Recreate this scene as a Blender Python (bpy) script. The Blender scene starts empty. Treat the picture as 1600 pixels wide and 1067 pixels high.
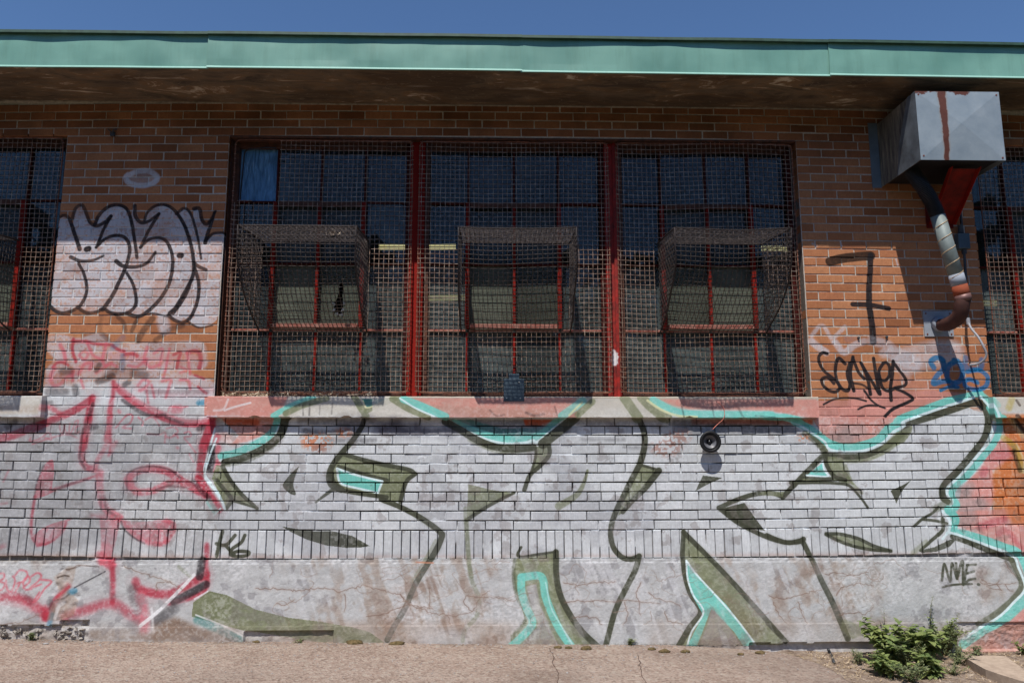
import bpy, bmesh, math, random
import numpy as np
from mathutils import Vector, Matrix, Quaternion
S = bpy.context.scene
COL = S.collection
R = math.radians
rnd = random.Random(7)

# ------------------------------------------------------------------ camera, sky, sun, exposure
CAM = np.array([3.4888, -5.6207, 0.7002]); YAW, PIT, ROL, FPX = .0238, .1538, .0007, 1186.0
def _inv(u, w):
    c, s = math.cos(ROL), math.sin(ROL); u, w = u*c + w*s, -u*s + w*c
    c, s = math.cos(PIT), math.sin(PIT); y = c - w*s; z = s + w*c
    c, s = math.cos(YAW), math.sin(YAW)
    return np.array([u*c + y*s, -u*s + y*c, z])
def aty(u, v, y=0.0):        # image pixel helper: sight line through photo point (u,v) meets the plane y
    d = _inv((u-800)/FPX, (533.5-v)/FPX); return CAM + d*((y-CAM[1])/d[1])
def atz(u, v, z):
    d = _inv((u-800)/FPX, (533.5-v)/FPX); return CAM + d*((z-CAM[2])/d[2])
cd = bpy.data.cameras.new('camera'); cam = bpy.data.objects.new('camera', cd); COL.objects.link(cam)
cd.sensor_width = 36; cd.lens = FPX/1600*36; cd.clip_start = .05; cd.clip_end = 3000
f = Vector(_inv(0, 0)).normalized(); rt = Vector(_inv(1, 0) - _inv(0, 0)).normalized(); up = rt.cross(f)
cam.matrix_world = Matrix(((rt.x, up.x, -f.x, CAM[0]), (rt.y, up.y, -f.y, CAM[1]), (rt.z, up.z, -f.z, CAM[2]), (0, 0, 0, 1)))
S.camera = cam
SUND = Vector((.30, 1, -1.96)).normalized()
wd = bpy.data.worlds.new('World'); S.world = wd; wd.use_nodes = True
nt = wd.node_tree; bg = nt.nodes['Background']
sky = nt.nodes.new('ShaderNodeTexSky'); sky.sky_type = 'NISHITA'; sky.sun_disc = False
sky.sun_elevation = math.asin(-SUND.z); sky.sun_rotation = math.atan2(-SUND.x, -SUND.y)
sky.air_density = 1.0; sky.dust_density = 0.0; sky.ozone_density = 9.0; sky.altitude = 200
nt.links.new(sky.outputs[0], bg.inputs[0]); bg.inputs[1].default_value = .12
sd = bpy.data.lights.new('sun', 'SUN'); sd.energy = 5.0; sd.angle = R(.53); sd.color = (1, .955, .89)
so = bpy.data.objects.new('sun', sd); COL.objects.link(so); so.rotation_mode = 'QUATERNION'
so.rotation_quaternion = SUND.to_track_quat('-Z', 'Y'); so.location = (0, -6, 12)
S.view_settings.view_transform = 'Standard'; S.view_settings.look = 'None'; S.view_settings.gamma = 1
S.view_settings.exposure = 0.0; S.view_settings.use_curve_mapping = False
S.cycles.max_bounces = 6; S.cycles.transparent_max_bounces = 12

# ------------------------------------------------------------------ helpers
def tag(o, label=None, cat=None, group=None, kind=None):
    for k, v in (('label', label), ('category', cat), ('group', group), ('kind', kind)):
        if v: o[k] = v
    return o
def empty(name, loc=(0, 0, 0), parent=None):
    o = bpy.data.objects.new(name, None); o.empty_display_size = .1; COL.objects.link(o); o.location = loc
    if parent: o.parent = parent; o.matrix_parent_inverse = Matrix.Translation(-Vector(parent.location))
    return o
class MB:
    def __init__(s): s.v = []; s.f = []
    def add(s, vs, fs):
        n = len(s.v); s.v += [tuple(map(float, q)) for q in vs]; s.f += [tuple(i+n for i in q) for q in fs]; return s
    def box(s, a, b, ch=0.0):
        x0, x1 = sorted((a[0], b[0])); y0, y1 = sorted((a[1], b[1])); z0, z1 = sorted((a[2], b[2]))
        if ch <= 0:
            return s.add([(x0,y0,z0),(x1,y0,z0),(x1,y1,z0),(x0,y1,z0),(x0,y0,z1),(x1,y0,z1),(x1,y1,z1),(x0,y1,z1)],
                  [(0,3,2,1),(4,5,6,7),(0,1,5,4),(1,2,6,5),(2,3,7,6),(3,0,4,7)])
        bm = bmesh.new(); bmesh.ops.create_cube(bm, size=1)
        for v in bm.verts: v.co = Vector((x0+(v.co.x+.5)*(x1-x0), y0+(v.co.y+.5)*(y1-y0), z0+(v.co.z+.5)*(z1-z0)))
        bmesh.ops.bevel(bm, geom=bm.edges[:], offset=ch, segments=1, affect='EDGES')
        bm.verts.index_update(); s.add([v.co[:] for v in bm.verts], [tuple(v.index for v in q.verts) for q in bm.faces]); bm.free(); return s
    def tube(s, pts, r, n=6, caps=True):
        P = [Vector(p) for p in pts]; m = len(P); rs = r if isinstance(r, (list, tuple)) else [r]*m
        ref = None; vs = []
        for i, p in enumerate(P):
            t = (P[min(i+1, m-1)] - P[max(i-1, 0)]).normalized()
            if ref is None:
                ref = Vector((0, 0, 1)) if abs(t.z) < .9 else Vector((0, 1, 0))
            a = (ref - t*ref.dot(t)).normalized(); ref = a; b = t.cross(a)
            for k in range(n):
                q = 2*math.pi*(k+.5)/n; vs.append(p + a*(math.cos(q)*rs[i]) + b*(math.sin(q)*rs[i]))
        fs = [(i*n+k, i*n+(k+1) % n, (i+1)*n+(k+1) % n, (i+1)*n+k) for i in range(m-1) for k in range(n)]
        if caps: fs += [tuple(range(n-1, -1, -1)), tuple((m-1)*n+k for k in range(n))]
        return s.add(vs, fs)
    def build(s, name, mat, parent=None, smooth=False, loc=None):
        me = bpy.data.meshes.new(name); me.from_pydata(s.v, [], s.f); me.materials.append(mat)
        if smooth: me.polygons.foreach_set('use_smooth', [True]*len(me.polygons))
        me.update(); return link(name, me, parent, loc)
def link(name, me, parent=None, loc=None):
    o = bpy.data.objects.new(name, me); COL.objects.link(o)
    if parent:
        o.parent = parent
        o.matrix_parent_inverse = Matrix.Translation(-Vector(parent.location))      # locations are all world locations
    if loc: o.location = loc
    return o
def smoothpts(P, n=8):
    P = [np.array(p, float) for p in P]
    if len(P) < 3: return P
    Q = [2*P[0]-P[1]] + P + [2*P[-1]-P[-2]]; out = []
    for i in range(1, len(Q)-2):
        a, b, c, d = Q[i-1:i+3]
        for k in range(n):
            t = k/n
            out.append(.5*((2*b) + (c-a)*t + (2*a-5*b+4*c-d)*t*t + (3*b-a-3*c+d)*t**3))
    out.append(P[-1]); return out

# ------------------------------------------------------------------ materials
KK = 1.3
def lin(c, k=1.0):
    out = []
    for x in c[:3]:
        x /= 255.0; l = x/12.92 if x <= .04045 else ((x+.055)/1.055)**2.4
        out.append(min(.9, l*KK*k))
    return (*out, 1)
class NT:
    def __init__(s, name):
        s.m = bpy.data.materials.new(name); s.m.use_nodes = True; s.t = s.m.node_tree
        s.b = s.t.nodes['Principled BSDF']; s.out = s.t.nodes['Material Output']
        s.geo = s.n('ShaderNodeNewGeometry'); s.pos = s.geo.outputs['Position']
    def n(s, t, **kw):
        q = s.t.nodes.new(t)
        for k, v in kw.items(): setattr(q, k, v)
        return q
    def l(s, a, b): s.t.links.new(a, b)
    def noise(s, scale, detail=4, rough=.6, vec=None, dist=0):
        q = s.n('ShaderNodeTexNoise'); q.inputs['Scale'].default_value = scale; q.inputs['Detail'].default_value = detail
        q.inputs['Roughness'].default_value = rough; q.inputs['Distortion'].default_value = dist
        s.l(vec if vec is not None else s.pos, q.inputs['Vector']); return q.outputs['Fac']
    def ramp(s, fac, stops):
        q = s.n('ShaderNodeValToRGB'); s.l(fac, q.inputs[0]); e = q.color_ramp.elements
        while len(e) < len(stops): e.new(.5)
        for i, (p, c) in enumerate(stops): e[i].position = p; e[i].color = c if len(c) == 4 else (*c, 1)
        return q.outputs[0]
    def rng(s, fac, a, b, lo=0, hi=1):
        q = s.n('ShaderNodeMapRange'); s.l(fac, q.inputs[0])
        for i, v in enumerate((a, b, lo, hi)): q.inputs[i+1].default_value = v
        return q.outputs[0]
    def mix(s, fac, a, b, mode='MIX'):
        q = s.n('ShaderNodeMix', data_type='RGBA', blend_type=mode)
        for sock, v in ((q.inputs[0], fac), (q.inputs[6], a), (q.inputs[7], b)):
            if isinstance(v, (int, float)): sock.default_value = v
            elif isinstance(v, tuple): sock.default_value = v if len(v) == 4 else (*v, 1)
            else: s.l(v, sock)
        return q.outputs[2]
    def math(s, op, a, b=None):
        q = s.n('ShaderNodeMath', operation=op)
        for sock, v in zip(q.inputs, (a, b)):
            if v is None: continue
            if isinstance(v, (int, float)): sock.default_value = v
            else: s.l(v, sock)
        return q.outputs[0]
    def scalev(s, v3, rot=None):
        q = s.n('ShaderNodeMapping'); q.inputs['Scale'].default_value = v3; s.l(s.pos, q.inputs[0]); return q.outputs[0]
    def bump(s, h, strength=.3, dist=.003):
        q = s.n('ShaderNodeBump'); q.inputs['Strength'].default_value = strength; q.inputs['Distance'].default_value = dist
        s.l(h, q.inputs['Height']); s.l(q.outputs[0], s.b.inputs['Normal']); return q
    def fin(s, col, rough=.85, metal=0, spec=.3):
        if isinstance(col, tuple): s.b.inputs['Base Color'].default_value = col
        else: s.l(col, s.b.inputs['Base Color'])
        if isinstance(rough, (int, float)): s.b.inputs['Roughness'].default_value = rough
        else: s.l(rough, s.b.inputs['Roughness'])
        s.b.inputs['Metallic'].default_value = metal; s.b.inputs['Specular IOR Level'].default_value = spec
        return s.m
def simple(name, c, rough=.7, metal=0, var=.25, scale=20, c2=None, spec=.3, bump=0, bscale=80):
    t = NT(name); a = lin(c); b = lin(c2) if c2 else tuple(x*(1-var) for x in a[:3])+(1,)
    f = t.rng(t.noise(scale, 5), .35, .65); col = t.mix(f, a, b)
    if bump: t.bump(t.noise(bscale, 3), bump, .002)
    return t.fin(col, rough, metal, spec)

# ------------------------------------------------------------------ the spray paint on the wall: rasterised in wall coordinates (metres along the wall, metres up)
PX0, PX1, PZ0, PZ1, PRES = -1.1, 8.7, -.78, 3.62, .0032
PW, PH = int((PX1-PX0)/PRES), int((PZ1-PZ0)/PRES)
IMG = np.zeros((PH, PW, 4), np.float32); IMG[..., :3] = .6
rg = np.random.RandomState(5)
def vnoise(cell, octs=3):
    out = np.zeros((PH, PW), np.float32); amp = 1; tot = 0
    for o in range(octs):
        c = max(2, int(cell/PRES/2**o)); g = rg.rand(PH//c+3, PW//c+3).astype(np.float32)
        y = np.arange(PH)/c; x = np.arange(PW)/c; yi = y.astype(int); xi = x.astype(int)
        fy = (y-yi)[:, None]; fx = (x-xi)[None]; fy = fy*fy*(3-2*fy); fx = fx*fx*(3-2*fx)
        a = g[yi][:, xi]; b = g[yi][:, xi+1]; c2 = g[yi+1][:, xi]; d = g[yi+1][:, xi+1]
        out += amp*((a*(1-fx)+b*fx)*(1-fy)+(c2*(1-fx)+d*fx)*fy); tot += amp; amp *= .55
    return out/tot
N_BIG = vnoise(.55, 4); N_MID = vnoise(.10, 4); N_FIN = vnoise(.018, 2)
N_ROW = vnoise(.3, 3)
N_WEAR = vnoise(.16, 5)
PAL = dict(G=(164,164,165), g=(188,191,194), o=(66,68,56), O=(84,88,70), v=(116,121,94), t=(112,190,180), T=(58,116,114), w=(205,224,228), W=(212,212,214), p=(192,134,124), P=(200,138,130),
           r=(160,50,64), R=(188,92,104), n=(190,110,64), N=(185,70,36), b=(0,100,148), k=(36,33,36), K=(48,36,30), s=(188,188,195), c=(206,204,162), y=(170,150,70),
           m=(150,128,112), d=(84,82,86), q=(150,146,146), l=(108,113,86), e=(188,184,176), u=(58,90,120), x=(112,88,72), z=(190,120,90))
CROPS = {'0':(0,0,1),'A':(0,534,4),'B':(400,534,4),'C':(800,534,4),'D':(1200,534,4),'E':(0,800,4),'F':(400,800,4),'G':(800,800,4),'H':(1200,800,4),'a':(0,267,4),
 'I':(300,640,4),'J':(700,640,4),'K':(1050,640,4),'M':(1400,600,5.335),'N':(1400,800,5.335),'S':(0,860,5.155),'P':(60,500,5.333),'Q':(0,640,4.444),'T':(1230,340,5.335),
 'U':(1230,530,5.335),'V':(1400,380,4.105),'W':(1200,267,4),'X':(330,480,5.333),'Y':(600,480,5.333),'Z':(1000,500,5.333)}
def towall(u, v):
    p = aty(u, v)
    q = aty(u, v, -.055)
    if 1.005 < q[2] < 1.165 and (q[0] < .225 or 1.40 < q[0] < 5.89 or q[0] > 7.2): p = q     # painted on the sill nose
    return np.array([(p[0]-PX0)/PRES, (p[2]-PZ0)/PRES])
def comp(x0, y0, a, col, grain=.25, gran='N_FIN'):
    h, w = a.shape
    if h <= 0 or w <= 0: return
    sl = (slice(y0, y0+h), slice(x0, x0+w))
    a = np.clip(a*(1-grain*.9*np.clip((N_FIN[sl]-.5)*4, 0, 1))*(1-grain*.75*np.clip((N_WEAR[sl]-.42)*3, 0, 1)), 0, 1)
    c = np.array(col, np.float32)/255
    dst = IMG[sl]; a3 = a[..., None]
    oa = a + dst[..., 3]*(1-a)
    dst[..., :3] = np.where(oa[..., None] > 1e-4, (c*a3 + dst[..., :3]*(dst[..., 3]*(1-a))[..., None])/np.maximum(oa, 1e-4)[..., None], dst[..., :3])
    dst[..., 3] = oa
def stroke(pts, col, w0, w1, alpha, soft, grain):
    pts = np.array(pts); seg = len(pts)-1
    rad = max(w0, w1)/2 + soft + 2
    x0, y0 = np.maximum(np.floor(pts.min(0)-rad).astype(int), 0); x1, y1 = np.minimum(np.ceil(pts.max(0)+rad).astype(int), (PW, PH))
    if x1 <= x0 or y1 <= y0: return
    D = np.full((y1-y0, x1-x0), 1e3, np.float32)
    for i in range(seg):
        a, b = pts[i], pts[i+1]; ra = (w0+(w1-w0)*i/max(1, seg))/2; rb = (w0+(w1-w0)*(i+1)/max(1, seg))/2
        bx0, by0 = np.maximum(np.floor(np.minimum(a, b)-rad).astype(int), (x0, y0)); bx1, by1 = np.minimum(np.ceil(np.maximum(a, b)+rad).astype(int), (x1, y1))
        if bx1 <= bx0 or by1 <= by0: continue
        X = np.arange(bx0, bx1)[None]-a[0]; Y = np.arange(by0, by1)[:, None]-a[1]; d = b-a; L = d@d+1e-6
        t = np.clip((X*d[0]+Y*d[1])/L, 0, 1); dd = np.hypot(X-t*d[0], Y-t*d[1]) - (ra+(rb-ra)*t)
        sub = D[by0-y0:by1-y0, bx0-x0:bx1-x0]; np.minimum(sub, dd, out=sub)
    comp(x0, y0, np.clip(.5-D/(soft+.01), 0, 1)*alpha, col, grain)
def blur(a, k):
    k = int(k)
    if k < 1: return a
    for _ in range(2):
        for ax in (0, 1):
            c = np.cumsum(np.pad(a, [(k+1, k) if i == ax else (0, 0) for i in (0, 1)], mode='edge'), axis=ax)
            n = a.shape[ax]; a = (np.take(c, range(2*k+1, 2*k+1+n), axis=ax)-np.take(c, range(0, n), axis=ax))/(2*k+1)
    return a
def fill(pts, col, alpha, soft, grain):
    pts = np.array(pts); k = int(soft)+2
    x0, y0 = np.maximum(np.floor(pts.min(0)-2*k).astype(int), 0); x1, y1 = np.minimum(np.ceil(pts.max(0)+2*k).astype(int), (PW, PH))
    if x1 <= x0 or y1 <= y0: return
    M = np.zeros((y1-y0, x1-x0), bool); Y = np.arange(y0, y1)+.5; X = np.arange(x0, x1)
    for i in range(len(pts)):
        a, b = pts[i], pts[(i+1) % len(pts)]
        if abs(a[1]-b[1]) < 1e-6: continue
        lo, hi = min(a[1], b[1]), max(a[1], b[1]); rows = np.where((Y >= lo) & (Y < hi))[0]
        if len(rows) == 0: continue
        xc = a[0]+(Y[rows]-a[1])*(b[0]-a[0])/(b[1]-a[1]); M[rows] ^= X[None] >= xc[:, None]
    comp(x0, y0, blur(M.astype(np.float32), soft/2)*alpha, col, grain)
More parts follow.
